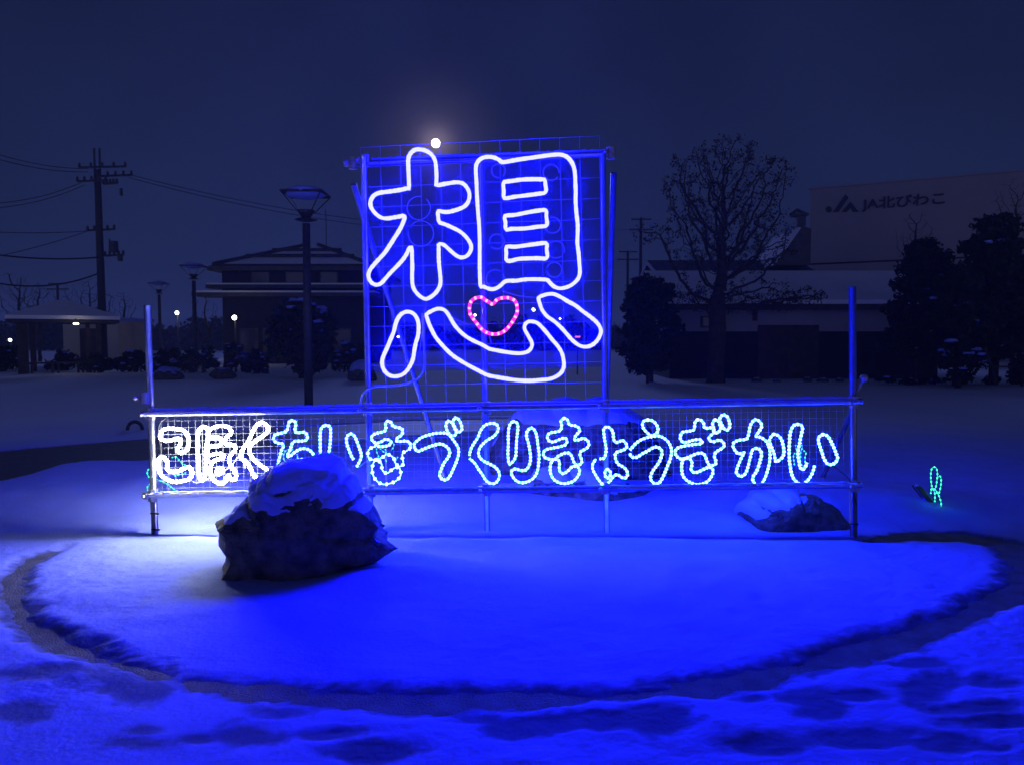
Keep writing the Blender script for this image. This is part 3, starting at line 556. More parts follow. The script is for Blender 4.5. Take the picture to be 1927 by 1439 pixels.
# ------------------------------------------------------------------ boulders
import bmesh
def ico(sub):
    b = bmesh.new(); bmesh.ops.create_icosphere(b, subdivisions=sub, radius=1)
    v = np.array([tuple(q.co) for q in b.verts]); f = [tuple(q.index for q in fc.verts) for fc in b.faces]; b.free(); return v, f
def noise3(p, s, o=4):
    return (fbm(p[:, 0] * s + 3.1, p[:, 1] * s + p[:, 2] * s * .7, o) + fbm(p[:, 1] * s + 9.7, p[:, 2] * s + p[:, 0] * s * .6, o) + fbm(p[:, 2] * s + 21, p[:, 0] * s - p[:, 1] * s * .5, o)) / 3
def boulder(label, outline, Y, depth, rough=.06, snow=.05, thr=.35, sub=5, group=None, lean=0.0, name='boulder', nzk=.35, bias=0.0):
    """a rock of real depth whose side-on outline follows the photograph"""
    o3 = [P(*q, Y) for q in outline]; c = Vector((sum(p.x for p in o3) / len(o3), Y, sum(p.z for p in o3) / len(o3)))
    ang = np.array([math.atan2(p.z - c.z, p.x - c.x) for p in o3]); rad = np.array([math.hypot(p.x - c.x, p.z - c.z) for p in o3])
    k = np.argsort(ang); ang = ang[k]; rad = rad[k]
    ang = np.concatenate([ang - 2 * math.pi, ang, ang + 2 * math.pi]); rad = np.tile(rad, 3)
    v, f = ico(sub); phi = np.arctan2(v[:, 2], v[:, 0]); s = np.hypot(v[:, 0], v[:, 2]) ** .7; R = np.interp(phi, ang, rad)
    p = np.stack([c.x + np.cos(phi) * R * s, c.y + v[:, 1] * depth + lean * v[:, 2], c.z + np.sin(phi) * R * s], 1)
    size = rad.max(); q = (p - np.array(c)) / max(size, .01)
    ra = np.random.default_rng(int(abs(outline[0][0]) * 7 + Y * 10)); cc = np.array(c)
    if sub >= 5:
        for _ in range(26):
            dn = ra.normal(size=3); dn[1] -= .5; dn /= np.linalg.norm(dn); pr = (p - cc) @ dn; lim = pr.max() * ra.uniform(.82, .96)
            p = p - np.clip(pr - lim, 0, None)[:, None] * dn * .92
        for _ in range(3):
            a_ = np.arctan2(p[:, 2] - c.z, p[:, 0] - c.x); r_ = np.hypot(p[:, 0] - c.x, p[:, 2] - c.z); nb = 90
            k_ = ((a_ + math.pi) / (2 * math.pi) * nb).astype(int) % nb; env = np.zeros(nb); np.maximum.at(env, k_, r_); env = np.maximum(env, np.maximum(np.roll(env, 1), np.roll(env, -1))); env = (env + np.roll(env, 1) + np.roll(env, -1)) / 3
            bc = (np.arange(nb) + .5) / nb * 2 * math.pi - math.pi
            e_ = np.interp(a_, np.concatenate([bc - 2 * math.pi, bc, bc + 2 * math.pi]), np.tile(env, 3)); f_ = np.interp(a_, ang, rad) / np.maximum(e_, 1e-6)
            p[:, 0] = c.x + (p[:, 0] - c.x) * f_; p[:, 2] = c.z + (p[:, 2] - c.z) * f_
        q = (p - cc) / size
    d = np.floor(noise3(q, 1.7, 3) * 5) / 5 * .4 + noise3(q, 2.6, 5) * .55 - .35 * np.abs(noise3(q, 3.4, 4)) * 1.6
    p = p + v * (rough * size * 1.2 * d)[:, None]
    def mk(pp, ff, name, material, parent, smooth):
        mb = MB(); mb.add(pp, ff); return mb.build(name, material, parent, smooth)
    t = thing(name, label, 'boulder', (c.x, Y, 0), group)
    rk = mk(p, f, 'rock', M['rock'], t, False)
    me = rk.data; nz = np.zeros(len(v) * 3); me.vertices.foreach_get('normal', nz); nz = nz.reshape(-1, 3)
    # smoothed normals for the snow
    base = v.copy(); base[:, 2] *= 1.1
    w = .55 * nz[:, 2] + .45 * v[:, 2] + nzk * noise3(q, 2.5, 4) - bias * v[:, 0]
    w = w + .22 * noise3(q, 7.0, 4) + .30 * sstep(.02, .25, noise3(q, 3.3, 3)) * sstep(-.1, .35, nz[:, 2])
    th = snow * size * 1.6 * sstep(thr - .12, thr + .4, w) - .012 * size
    th = th * (1 + .3 * noise3(q, 9.0, 3))
    sp = p + (nz * .35 + np.array([0, 0, .65])) * th[:, None]
    keep = [fc for fc in f if max(th[i] for i in fc) > 0]
    idx = {}; nv = []; nf = []
    for fc in keep:
        g = []
        for i in fc:
            if i not in idx: idx[i] = len(nv); nv.append(sp[i])
            g.append(idx[i])
        nf.append(tuple(g))
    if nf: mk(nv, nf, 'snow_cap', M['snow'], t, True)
    return t
boulder('large craggy snow-capped boulder in front of the left half of the kana sign',
        [(396, 1000), (402, 975), (430, 952), (468, 928), (515, 892), (558, 874), (600, 870), (640, 876), (662, 900), (692, 930), (722, 968), (742, 1002), (760, 1022), (742, 1045), (690, 1075), (600, 1105), (500, 1115), (412, 1108), (404, 1050)],
        5.12, .48, .11, .05, .45, 6)
boulder('dark snow-capped boulder beneath the last two kana at the right end of the sign',
        [(1387, 985), (1390, 955), (1412, 935), (1450, 928), (1500, 930), (1550, 938), (1582, 955), (1594, 980), (1588, 1005), (1540, 1025), (1450, 1025), (1395, 1010)], 6.42, .3, .07, .05, .74, 5, bias=.7)
boulder('wide low dark rock glimpsed under the middle of the kana sign',
        [(925, 950), (935, 925), (985, 905), (1070, 895), (1160, 900), (1230, 915), (1262, 935), (1255, 960), (1150, 975), (1000, 975), (935, 968)], 7.25, .3, .06, .05, .55, 5)
boulder('tall snow-covered mound of rock rising behind the middle of the kana sign',
        [(910, 900), (930, 820), (965, 778), (1030, 764), (1100, 758), (1170, 764), (1220, 790), (1250, 840), (1270, 900), (1220, 950), (1080, 960), (940, 950)], 8.4, .6, .06, .03, .5, 5)
g = 'snow-capped rocks on the far lawn'
boulder('flat snow-capped rock on the far lawn left of the tall lamp post', [(288, 712), (292, 703), (318, 695), (338, 700), (347, 711), (330, 716), (300, 716)], 30, .5, .05, .07, .62, 4, g)
boulder('rounded dark rock on the far lawn next to the tall lamp post', [(394, 706), (400, 699), (420, 694), (438, 700), (446, 708), (430, 713), (405, 712)], 30.5, .5, .05, .04, .85, 4, g)
boulder('snow-heaped rock on the far lawn right against the upper frame', [(654, 712), (658, 697), (668, 686), (690, 685), (705, 700), (710, 714), (680, 718)], 29, .5, .05, .12, .35, 4, g)
for i, (px, py, w_) in enumerate(((1424, 716, 11), (1462, 718, 8), (1520, 715, 9), (1548, 717, 13), (1580, 716, 8), (1005, 716, 9))):
    boulder(['small dark stone in the snow left below the barn doorway', 'tiny dark stone in the snow below the middle of the barn doorway', 'small dark stone in the snow at the right of the barn doorway', 'largest dark stone in the snow below the barn wall', 'small dark stone left of the right sign post', 'lone small dark stone on the lawn behind the large character'][i],
            [(px - w_, py), (px - w_ * .6, py - 4), (px, py - 5), (px + w_ * .7, py - 3), (px + w_, py + 1), (px, py + 4)], 28.6, .15, .1, .05, .7, 3, 'small stones on the far lawn', name='stone')
m = MB(); c = G(254, 808, 0)
pts = [c + Vector((.125 * math.cos(a), 0, .135 * math.sin(a))) for a in np.linspace(-.1, math.pi + .1, 18)]
m.tube(pts, .03, 8); tag(m.build('hoop', M['rubber'], None, True), 'small dark hoop half buried in the snow beside the cleared path', 'hoop')
# low snow-covered board beside the green figure
m = MB(); a = P(1728, 918, 6.85); b = P(1758, 955, 6.85)
t = thing('leaning_board', 'short board leaning in the snow beside the green cactus-like figure', 'board', (b.x, 6.85, 0))
m.prism([a, a + Vector((.03, 0, .012)), b + Vector((.03, 0, 0)), b], (0, .12, 0)); m.build('plank', M['wood'], t)
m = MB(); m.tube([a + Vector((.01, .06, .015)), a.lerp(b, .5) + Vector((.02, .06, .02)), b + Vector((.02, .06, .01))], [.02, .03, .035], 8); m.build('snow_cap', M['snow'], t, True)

# ------------------------------------------------------------------ park lamps
def lamp(label, x, Y, H=4.75):
    t = thing('park_lamp', label, 'park lamp', (x, Y, 0), 'lantern lamp posts in the park'); k = H / 4.75
    V = lambda a, b, c: Vector((x + a * k, Y + b * k, c * k))
    m = MB(); m.tube([V(0, 0, -.1), V(0, 0, 4.05)], [.10 * k, .085 * k], 12); m.build('pole', M['darkmetal'], t, True)
    m = MB(); m.tube([V(0, 0, 4.1), V(0, 0, 4.13), V(0, 0, 4.17)], [.15 * k, .25 * k, .15 * k], 20); m.build('collar', M['darkmetal'], t)
    m = MB(); m.tube([V(0, 0, 4.17), V(0, 0, 4.28), V(0, 0, 4.34)], [.08 * k, .17 * k, .19 * k], 14); m.build('lamp_base', M['darkmetal'], t)
    m = MB(); w, b = .43, .15
    for sx, sy in ((1, 1), (1, -1), (-1, 1), (-1, -1)): m.tube([V(sx * b, sy * b, 4.3), V(sx * w, sy * w, 4.68)], .013 * k, 6)
    for i in range(4):
        cs = [(1, 1), (1, -1), (-1, -1), (-1, 1)]; p, q = cs[i], cs[(i + 1) % 4]
        m.tube([V(p[0] * w, p[1] * w, 4.68), V(q[0] * w, q[1] * w, 4.68)], .016 * k, 6)
    m.build('lantern_frame', M['darkmetal'], t)
    m = MB(); m.box(V(0, 0, 4.705), (.9 * k, .9 * k, .03 * k)); m.build('lamp_cover', M['darkmetal'], t)
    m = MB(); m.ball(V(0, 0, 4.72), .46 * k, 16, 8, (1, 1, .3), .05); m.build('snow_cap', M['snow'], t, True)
    return t
p = G(582, 765); lamp('tall nearest lantern lamp post with a snowy top left of the large sign', P(576, 400, 17.6).x, 17.6, 4.78)
lamp('mid-distance lantern lamp post in front of the two-storey hall', P(364, 500, 37.5).x, 37.5, 5.05)
lamp('smallest farthest lantern lamp post left of the two-storey hall', P(299, 535, 49).x, 49, 5.05)

# ------------------------------------------------------------------ vegetation
def foliage(m, blobs, per, size, shell=.45):
    for (c, r) in blobs:
        n = int(4.2 * per * (r[0] * r[2] + r[1] * r[2]) * .5 + 12); d = RNG.normal(size=(n, 3)); d /= np.linalg.norm(d, axis=1)[:, None]
        k = shell + (1 - shell) * RNG.random(n) ** .6 + .12 * RNG.normal(size=n)
        m.cards(np.array(c)[None, :] + d * np.array(r)[None, :] * k[:, None], size)
def clumpy(c, r, n, f=.45, boxy=False):
    """clumps spread over an ellipsoid crown"""
    out = [(c, tuple(q * .62 for q in r))]
    if boxy:
        g = min(r) * .42; k = n * 2
        for i in range(k):
            u = np.array([random.uniform(-1, 1), random.uniform(-1, 1), random.uniform(-1.05, .95)])
            if u[2] > .2: u[:2] *= 1 - .5 * (u[2] - .2)
            out.append((tuple(np.array(c) + u * (np.array(r) - g * .6)), tuple(g * random.uniform(.7, 1.25) for q in r)))
        return out
    for i in range(n):
        d = RNG.normal(size=3); d /= np.linalg.norm(d); s = random.uniform(.55, .85)
        out.append((tuple(np.array(c) + d * np.array(r) * s), tuple(q * f * random.uniform(.6, 1.1) for q in r)))
    return out
def snowbits(t, blobs, n, s):
    for i in range(n):
        c, r = random.choice(blobs); a = random.uniform(0, 6.28); k = random.uniform(0, .7)
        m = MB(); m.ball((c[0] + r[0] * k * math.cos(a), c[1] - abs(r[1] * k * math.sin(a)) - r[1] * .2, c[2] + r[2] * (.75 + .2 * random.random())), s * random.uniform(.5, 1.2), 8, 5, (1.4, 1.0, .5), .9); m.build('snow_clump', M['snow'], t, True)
def shrub(label, px0, px1, py0, Y, name='shrub', cat='shrub', group=None, snow=3, dense=60, size=.13, dz=0, clumps=14, depth=.8, trunk=True, boxy=False):
    a = P(px0, py0, Y); b = P(px1, py0, Y); w = (b.x - a.x) / 2; top = a.z; zc = (top + dz) / 2; h = (top - dz) / 2
    t = thing(name, label, cat, (a.x + w, Y, 0), group)
    bl = clumpy((a.x + w, Y, zc), (w * (.95 if boxy else .8), w * depth, h * (.95 if boxy else .8)), clumps, .45, boxy)
    m = MB(); foliage(m, bl, dense / size * .13, size); m.build('foliage', M['needle'], t)
    if trunk:
        m = MB(); m.tube([(a.x + w, Y, -.1), (a.x + w, Y, zc)], [max(.05, w * .09), .04], 7); m.build('trunk', M['bark'], t)
    if snow:
        snowbits(t, bl, snow * 2, min(.16, w * .11))
    return t
def skeleton(base, top_trunk, attr, step, kill, infl, iters=140, lead=None):
    nodes = [np.array(base, float)]; par = [-1]
    n0 = max(2, int(np.linalg.norm(np.array(top_trunk) - nodes[0]) / step))
    for i in range(1, n0 + 1):
        q = np.array(base) + (np.array(top_trunk) - np.array(base)) * i / n0 + RNG.normal(size=3) * step * .08
        nodes.append(q); par.append(len(nodes) - 2)
    A = attr.copy()
    for it in range(iters):
        if len(A) == 0: break
        Nn = np.array(nodes); d = np.linalg.norm(A[:, None, :] - Nn[None, :, :], axis=2); j = d.argmin(1); dm = d.min(1)
        ok = dm < infl; grew = False; acc = {}
        for a, jj, o in zip(A, j, ok):
            if o: v = a - Nn[jj]; acc.setdefault(jj, np.zeros(3)); acc[jj] += v / (np.linalg.norm(v) + 1e-9)
        for jj, v in acc.items():
            v = v / (np.linalg.norm(v) + 1e-9) + RNG.normal(size=3) * .22; v /= np.linalg.norm(v)
            q = Nn[jj] + v * step
            nodes.append(q); par.append(int(jj)); grew = True
        Nn = np.array(nodes); d = np.linalg.norm(A[:, None, :] - Nn[None, -len(acc) - 1:, :], axis=2).min(1) if acc else dm
        A = A[d > kill]
        if not grew: break
    return np.array(nodes), par
def bare_tree(label, base, trunk_top, attr, step, tip, trunk_r, name='bare_tree', group=None, leaves=0, lsize=.06, kill=None, power=2.3):
    nodes, par = skeleton(base, trunk_top, attr, step, kill or step * 1.4, step * 14)
    n = len(nodes); area = np.zeros(n); kids = np.zeros(n, int)
    for i in range(1, n): kids[par[i]] += 1
    for i in range(n - 1, 0, -1):
        if kids[i] == 0: area[i] = tip ** power
        area[par[i]] += area[i]
    r = area ** (1 / power); k = min(1.0, trunk_r / r[0]) if r[0] > trunk_r else 1.0
    r = tip + (r - tip) * (trunk_r - tip) / max(r[0] - tip, 1e-6)
    t = thing(name, label, 'tree', (base[0], base[1], 0), group)
    zt = trunk_top[2]; mt = MB(); mc = MB()
    trunk_n = 0
    for i in range(1, n):
        istr = i <= max(2, int(np.linalg.norm(np.array(trunk_top) - np.array(base)) / step)) and par[i] == i - 1
        if istr: trunk_n = i; continue
        mc.tube([nodes[par[i]], nodes[i]], [max(tip, r[par[i]] if kids[par[i]] == 1 or istr else r[i] * 1.15), r[i]], 5 if r[i] > .03 else 3)
    mt.tube([nodes[i] for i in range(trunk_n + 1)], [r[i] * (1.25 if i == 0 else 1.08 if i == 1 else 1) for i in range(trunk_n + 1)], 9)
    mt.build('trunk', M['bark'], t, True); br = mc.build('crown', M['bark'], t)
    if leaves:
        tips = nodes[(kids == 0) | (r < tip * 1.9)]
        cl = tips[RNG.integers(0, len(tips), leaves // 3)]
        pts = np.repeat(cl, 3, 0) + RNG.normal(size=(len(cl) * 3, 3)) * lsize * 1.3
        m = MB(); m.cards(pts, lsize); m.build('leaves', M['leaf'], t)
    return t
def ell(c, r, n):
    d = RNG.normal(size=(n, 3)); d /= np.linalg.norm(d, axis=1)[:, None]
    return np.array(c) + d * np.array(r) * (RNG.random(n) ** .38)[:, None]
Yt = 28.0
def E(px, py, rx, ry, n, Y=Yt, dep=1.0):
    c = P(px, py, Y); k = Y / F; return ell(c, (rx * k, rx * k * dep, ry * k), n)
att = np.concatenate([E(1360, 360, 118, 104, 1300), E(1300, 440, 62, 60, 260), E(1430, 440, 66, 74, 320), E(1232, 440, 54, 22, 150, dep=.4), E(1462, 332, 42, 30, 150), E(1330, 560, 80, 34, 260), E(1455, 560, 105, 34, 420), E(1380, 470, 120, 54, 360)])
b0 = G(1346, 718, 0); b0 = P(1346, 718, Yt); b0.z = -.1
bare_tree('large spreading bare tree with clinging dead leaves in front of the barn', tuple(b0), tuple(P(1352, 560, Yt)), att, .20, .0075, .30, leaves=8500, lsize=.045, power=2.0)

# evergreens on the right
g = 'dark evergreens at the right edge'
def pine(label, px, base, top, halfw, Y, nb, seed, snow):
    random.seed(seed); t = thing('evergreen_tree', label, 'tree', (P(px, base, Y).x, Y, 0), g); k = Y / F
    x = P(px, base, Y).x; zt = P(px, top, Y).z; m = MB()
    m.tube([(x, Y, -.1), (x + .1, Y, zt * .45), (x - .05, Y, zt * .9)], [.16, .11, .04], 8)
    bl = []
    for i in range(nb):
        z = zt * random.uniform(.20, .97); f = (1 - ((z / zt - .40) / .62) ** 2); a = random.uniform(0, 6.28); rr = halfw * k * f * random.uniform(.25, .95)
        c = (x + rr * math.cos(a), Y + rr * math.sin(a) * .8, z); s = halfw * k * random.uniform(.22, .38)
        bl.append((c, (s, s, s * .6))); m.tube([(x, Y, z - .15), c], [.04, .015], 5)
    m.build('trunk', M['bark'], t, True)
    m = MB(); foliage(m, bl, 300, .10, .1); m.build('foliage', M['needle'], t)
    snowbits(t, bl, snow * 2, .10)
pine('dark evergreen overlapping the right end of the barn roof', 1735, 715, 448, 72, 27, 90, 3, 7)
pine('tallest dark evergreen at the right edge of the photo', 1868, 715, 408, 88, 26, 120, 5, 9)
pine('middle dark evergreen between the two tall ones on the right', 1800, 715, 495, 66, 25.5, 80, 8, 5)
shrub('low rounded snow-dusted shrub under the tall evergreens', 1738, 1872, 640, 24.5, group='shrubs under the right evergreens', snow=6, size=.1)
shrub('dark low shrub at the very right edge near the wooden prop', 1892, 1960, 655, 25, group='shrubs under the right evergreens', snow=2, size=.1)
m = MB(); q = 24.0; tag((m.tube([P(1853, 655, q), P(1875, 718, q)], .04, 6), m.tube([P(1858, 690, q), P(1905, 690, q)], .03, 6), m.build('tree_prop', M['wood']))[2], 'wooden tree prop leaning beside the tallest evergreen', 'tree prop')
for i, (px, ln) in enumerate(((1672, 30), (1710, 34), (1760, 30), (1815, 40), (1870, 36), (1915, 34))):
    shrub(['low dark edging plant nearest the right sign post', 'low edging plant second along from the right sign post', 'low edging plant below the left evergreen', 'low edging plant below the middle evergreen', 'low edging plant by the wooden prop', 'low edging plant touching the right edge'][i], px - ln, px + ln, 706, 26.5, 'edging_plant', 'plant', 'low edging plants on the right lawn', 1, 90, .08, 0, 6, .4, False)
for i, (px, py, w, h) in enumerate(((1722, 455, 40, 60), (1905, 420, 46, 90))):
    a = np.concatenate([E(px, py, w, h, 420, 30, .6)])
    b = P(px, 690, 30); b.z = 0
    bare_tree(['thin bare twiggy tree rising behind the left evergreen against the pale wall', 'thin bare twiggy tree rising behind the tallest evergreen'][i], tuple(b), tuple(P(px, py + h * 1.4, 30)), a, .17, .0075, .08, kill=.2, group='bare trees behind the evergreens')
# hedge left of the barn
shrub('tall dense dark evergreen hedge bush left of the barn', 1160, 1292, 514, 28.5, 'evergreen_bush', 'bush', None, 0, 90, .14, 0, 40, .6, True, True)
shrub('smaller dark bush in front of the hedge left of the barn', 1188, 1250, 600, 27.5, 'evergreen_bush', 'bush', None, 0, 110, .12, 0, 14, .7)
# round clipped tree behind the near lamp post
shrub('big rounded evergreen with snow patches behind the nearest lamp post', 488, 645, 556, 31, 'evergreen_bush', 'bush', None, 14, 120, .14, -.1, 40, .8)
g = 'shrubs along the far left edge of the lawn'
for i, (a, b, t, Y, s) in enumerate(((-40, 52, 648, 38, 3), (215, 290, 660, 37, 4), (280, 350, 656, 36, 5), (342, 420, 650, 36, 7), (412, 474, 644, 37, 9), (455, 515, 655, 35, 5), (625, 710, 642, 36, 6), (88, 165, 662, 39, 4), (155, 222, 664, 36, 3))):
    shrub(['dark shrub at the left edge beside the pavilion', 'dark shrub right of the utility pole', 'dark shrub left of the farther lamp posts', 'snow-dusted shrub at the foot of the middle lamp post', 'snowiest shrub in front of the hall', 'dark shrub touching the round evergreen', 'dark shrub between the round evergreen and the sign', 'low shrub below the pavilion lamp', 'low shrub in front of the utility pole'][i], a, b, t, Y, group=g, snow=s, size=.12, dense=70, boxy=True, clumps=16, depth=.5)
g = 'bare trees behind the pavilion'
for i, (px, py, w, h, Y) in enumerate(((35, 560, 45, 50, 52), (75, 575, 40, 45, 55), (165, 570, 55, 50, 50), (232, 585, 30, 40, 54), (388, 600, 26, 55, 46))):
    b = P(px, 680, Y); b.z = 0
    bare_tree(['bare tree at the left edge behind the pavilion', 'bare tree behind the left half of the pavilion roof', 'bare tree behind the right half of the pavilion roof', 'small bare tree right of the utility pole', 'thin bare tree left of the two-storey hall'][i], tuple(b), tuple(P(px, py + h * .8, Y)), E(px, py, w, h, 420, Y, .7), .28, .012, .12, kill=.34, group=g)
m = MB()
for px in range(-120, 1250, 14):
    Yf = 110 + 25 * random.random(); hh = (10 + 22 * (.5 + .5 * math.sin(px * .02)) * random.random() + 18 * random.random()) * Yf / F + 1.5
    x = P(px, 640, Yf).x; foliage(m, [((x, Yf, hh * .5), (1.3 + random.random(), 1.3, hh * .55))], 26, .4)
tag(m.build('distant_wood', M['needle']), 'dark far line of trees along the horizon on the left', 'wood', None, 'stuff')

# ------------------------------------------------------------------ pavilion, left
Yp = 37.0
def at(px, py, Y): return P(px, py, Y)
pc = at(121, 604, Yp); ez = at(121, 601, Yp - 2.2).z; az = at(121, 567, Yp).z; w = 2.2
rot = -math.atan2(pc.x, Yp); t = thing('park_pavilion', 'open park pavilion with a snow-covered pyramid roof at the left', 'pavilion', (pc.x, Yp, 0)); t.rotation_euler = (0, 0, rot)
RM = Matrix.Translation((pc.x, Yp, 0)) @ Matrix.Rotation(rot, 4, 'Z')
def inpav(m, name, material, smooth=False):
    o = m.build(name, material, None, smooth); o.parent = t; return o
def pyr(w, d, z0, z1, th, bulge=0.0):
    m = MB(); base = [Vector((-w, -d, z0)), Vector((w, -d, z0)), Vector((w, d, z0)), Vector((-w, d, z0))]
    m.add(base + [p - Vector((0, 0, th)) for p in base] + [Vector((0, 0, z1))], [(0, 1, 8), (1, 2, 8), (2, 3, 8), (3, 0, 8), (0, 4, 5, 1), (1, 5, 6, 2), (2, 6, 7, 3), (3, 7, 4, 0), (7, 6, 5, 4)]); return m
inpav(pyr(w, w, ez, az - .12, .14), 'roof', M['tile']); inpav(pyr(w + .03, w + .03, ez + .17, az + .12, .16), 'roof_snow', M['snow_far'])
for sx, sy, q in ((-.74, -.62, .42), (.62, -.62, .22), (-.6, .62, .25), (.7, .62, .25), (.42, -.6, .18)):
    m = MB(); m.box((sx * w, sy * w, ez / 2 - .05), (q, q, ez)); inpav(m, 'post', M['wood'])
for sx, lab in ((-.42, 'left of the benches under the pavilion roof'), (.05, 'middle bench under the pavilion roof'), (.5, 'right of the benches under the pavilion roof')):
    m = MB(); X = sx * w; m.box((X, -.9, .46), (1.0, .42, .07)); m.box((X - .4, -.9, .2), (.1, .38, .46)); m.box((X + .4, -.9, .2), (.1, .38, .46))
    m.v = [tuple(RM @ Vector(p)) for p in m.v]; tag(m.build('bench', M['wood']), lab, 'bench', 'benches under the pavilion')
c = at(143, 609.5, Yp - 2.3); m = MB(); m.ball(c, .085, 10, 6, (1.5, 1, .5))
t = thing('ceiling_lamp', 'small lit lamp hanging under the pavilion eave', 'lamp', c); o = m.build('lamp_glass', M['lamp'], t, True)
m = MB(); m.tube([c + Vector((0, 0, .04)), Vector((c.x, c.y, ez + .05))], .02, 6); m.build('rod', M['darkmetal'], t)
# small pale building beyond
t = thing('small_building', 'small pale building with a snowy roof seen through the pavilion', 'building', (at(165, 650, 48).x, 50, 0))
a = at(118, 604, 48); b = at(222, 604, 48); m = MB(); m.box(((a.x + b.x) / 2, 50, a.z / 2), (b.x - a.x, 4, a.z)); m.build('wall', M['beige'], t)
m = MB(); m.box(((a.x + b.x) / 2, 50, a.z + .1), (b.x - a.x + .5, 4.6, .2)); m.build('roof', M['snow'], t)
m = MB(); m.box((at(165, 640, 47.9).x, 47.97, 1.1), (1.0, .06, 2.2)); m.build('door', M['wood'], t)
# lit lamps far left
def floodlight(label, px, py, Y, r, material='lamp', watt=0):
    c = at(px, py, Y); t = thing('flood_lamp', label, 'lamp', (c.x, Y, 0), 'distant lit lamps')
    m = MB(); m.ball(c, r, 10, 8); m.build('lamp_glass', M[material], t, True)
    if watt:
        ld = bpy.data.lights.new('lamp_light', 'POINT'); ld.energy = watt; ld.color = (1, .95, .9); ld.shadow_soft_size = .15
        lo2 = bpy.data.objects.new('lamp_light', ld); col.objects.link(lo2); lo2.parent = t; lo2.location = (0, -r - .25, c.z)
    m = MB(); m.tube([(c.x, Y + r, -.1), (c.x, Y + r, c.z)], .05, 6); m.build('pole', M['darkmetal'], t)
floodlight('distant lit lamp left of the middle lamp post', 333, 589, 60, .14, watt=50)
floodlight('distant lit lamp right of the middle lamp post by the hall', 441, 598, 47, .14, watt=12)
floodlight('tiny distant light at the left edge under the pavilion eave', 19, 640, 60, .11)

# ------------------------------------------------------------------ two-storey hall
Yh = 50.0; L = at(405, 500, Yh).x; Rr = at(700, 500, Yh).x; ez = at(405, 503, Yh).z
t = thing('park_hall', 'dark two-storey hall with a snowy hipped roof and balcony behind the lamp post', 'building', ((L + Rr) / 2, Yh + 5, 0))
m = MB(); m.box(((L + Rr) / 2, Yh + 5, ez / 2), (Rr - L - .6, 9.4, ez)); m.build('wall', M['cladding'], t)
def hip(cx, cy, w, d, z0, z1, rw, th):
    m = MB(); B = [Vector((cx - w, cy - d, z0)), Vector((cx + w, cy - d, z0)), Vector((cx + w, cy + d, z0)), Vector((cx - w, cy + d, z0))]
    m.add(B + [p - Vector((0, 0, th)) for p in B] + [Vector((cx - rw, cy, z1)), Vector((cx + rw, cy, z1))],
          [(0, 1, 9, 8), (1, 2, 9), (2, 3, 8, 9), (3, 0, 8), (0, 4, 5, 1), (1, 5, 6, 2), (2, 6, 7, 3), (3, 7, 4, 0), (7, 6, 5, 4)]); return m
cx = (L + Rr) / 2; rz = at(575, 466, Yh + 5).z
hip(cx, Yh + 5, (Rr - L) / 2 + .3, 5.6, ez, rz, .35, .25).build('roof', M['tile'], t)
hip(cx, Yh + 5, (Rr - L) / 2 - .4, 4.9, ez + .25, rz + .12, .45, .12).build('roof_snow', M['snow_far'], t)
for k in (.38, .7):
    m = MB(); z = ez + (rz - ez) * k + .2; q = 1 - k; m.tube([(cx - ((Rr - L) / 2) * q - 1.2 * k, Yh + 5 - 5.6 * q, z), (cx + ((Rr - L) / 2) * q + 1.2 * k, Yh + 5 - 5.6 * q, z)], .12, 6); m.build('roof_ridge', M['tile'], t)
for sx in (-1, 1):
    m = MB(); m.tube([(cx + sx * ((Rr - L) / 2), Yh - .4, ez + .15), (cx + sx * .35, Yh + 5, rz + .2)], .14, 6); m.build('roof_ridge', M['tile'], t)
for py, o, th in ((539, .9, .10), (554, 1.6, .12)):
    z = at(450, py, Yh - o).z; m = MB(); m.box((cx - .2, Yh - o / 2 + .3, z), (Rr - L + (.2 if py < 550 else 1.4), o + .6, .22)); f = m.build('balcony' if py < 550 else 'canopy', M['tile'], t)
    m = MB(); m.box((cx - .2, Yh - o / 2 + .2, z + .16), (Rr - L + (.1 if py < 550 else 1.2), o + .3, th)); m.build('snow', M['snow_far'], f)
for i in range(3):
    x = L + (Rr - L) * (.28 + .22 * i); m = MB(); m.box((x, Yh + .28, at(450, 518, Yh).z), (1.2, .1, 1.0)); fr = m.build('window', M['darkmetal'], t)
    m = MB(); m.box((x, Yh + .21, at(450, 518, Yh).z), (1.04, .05, .86)); m.build('pane', M['glass'], fr)
for i in range(5):
    x = L + (Rr - L) * (.2 + .15 * i); m = MB(); m.box((x, Yh + .28, 1.2), (1.2, .1, 2.1)); fr = m.build('window', M['darkmetal'], t)
    m = MB(); m.box((x, Yh + .21, 1.2), (1.04, .05, 1.9)); m.build('pane', M['glass'], fr)
m = MB(); x = at(614, 460, Yh + 5).x; m.tube([(x, Yh + 5, rz - .6), (x, Yh + 5, rz + 2.6)], .03, 5); m.build('antenna', M['darkmetal'], t)

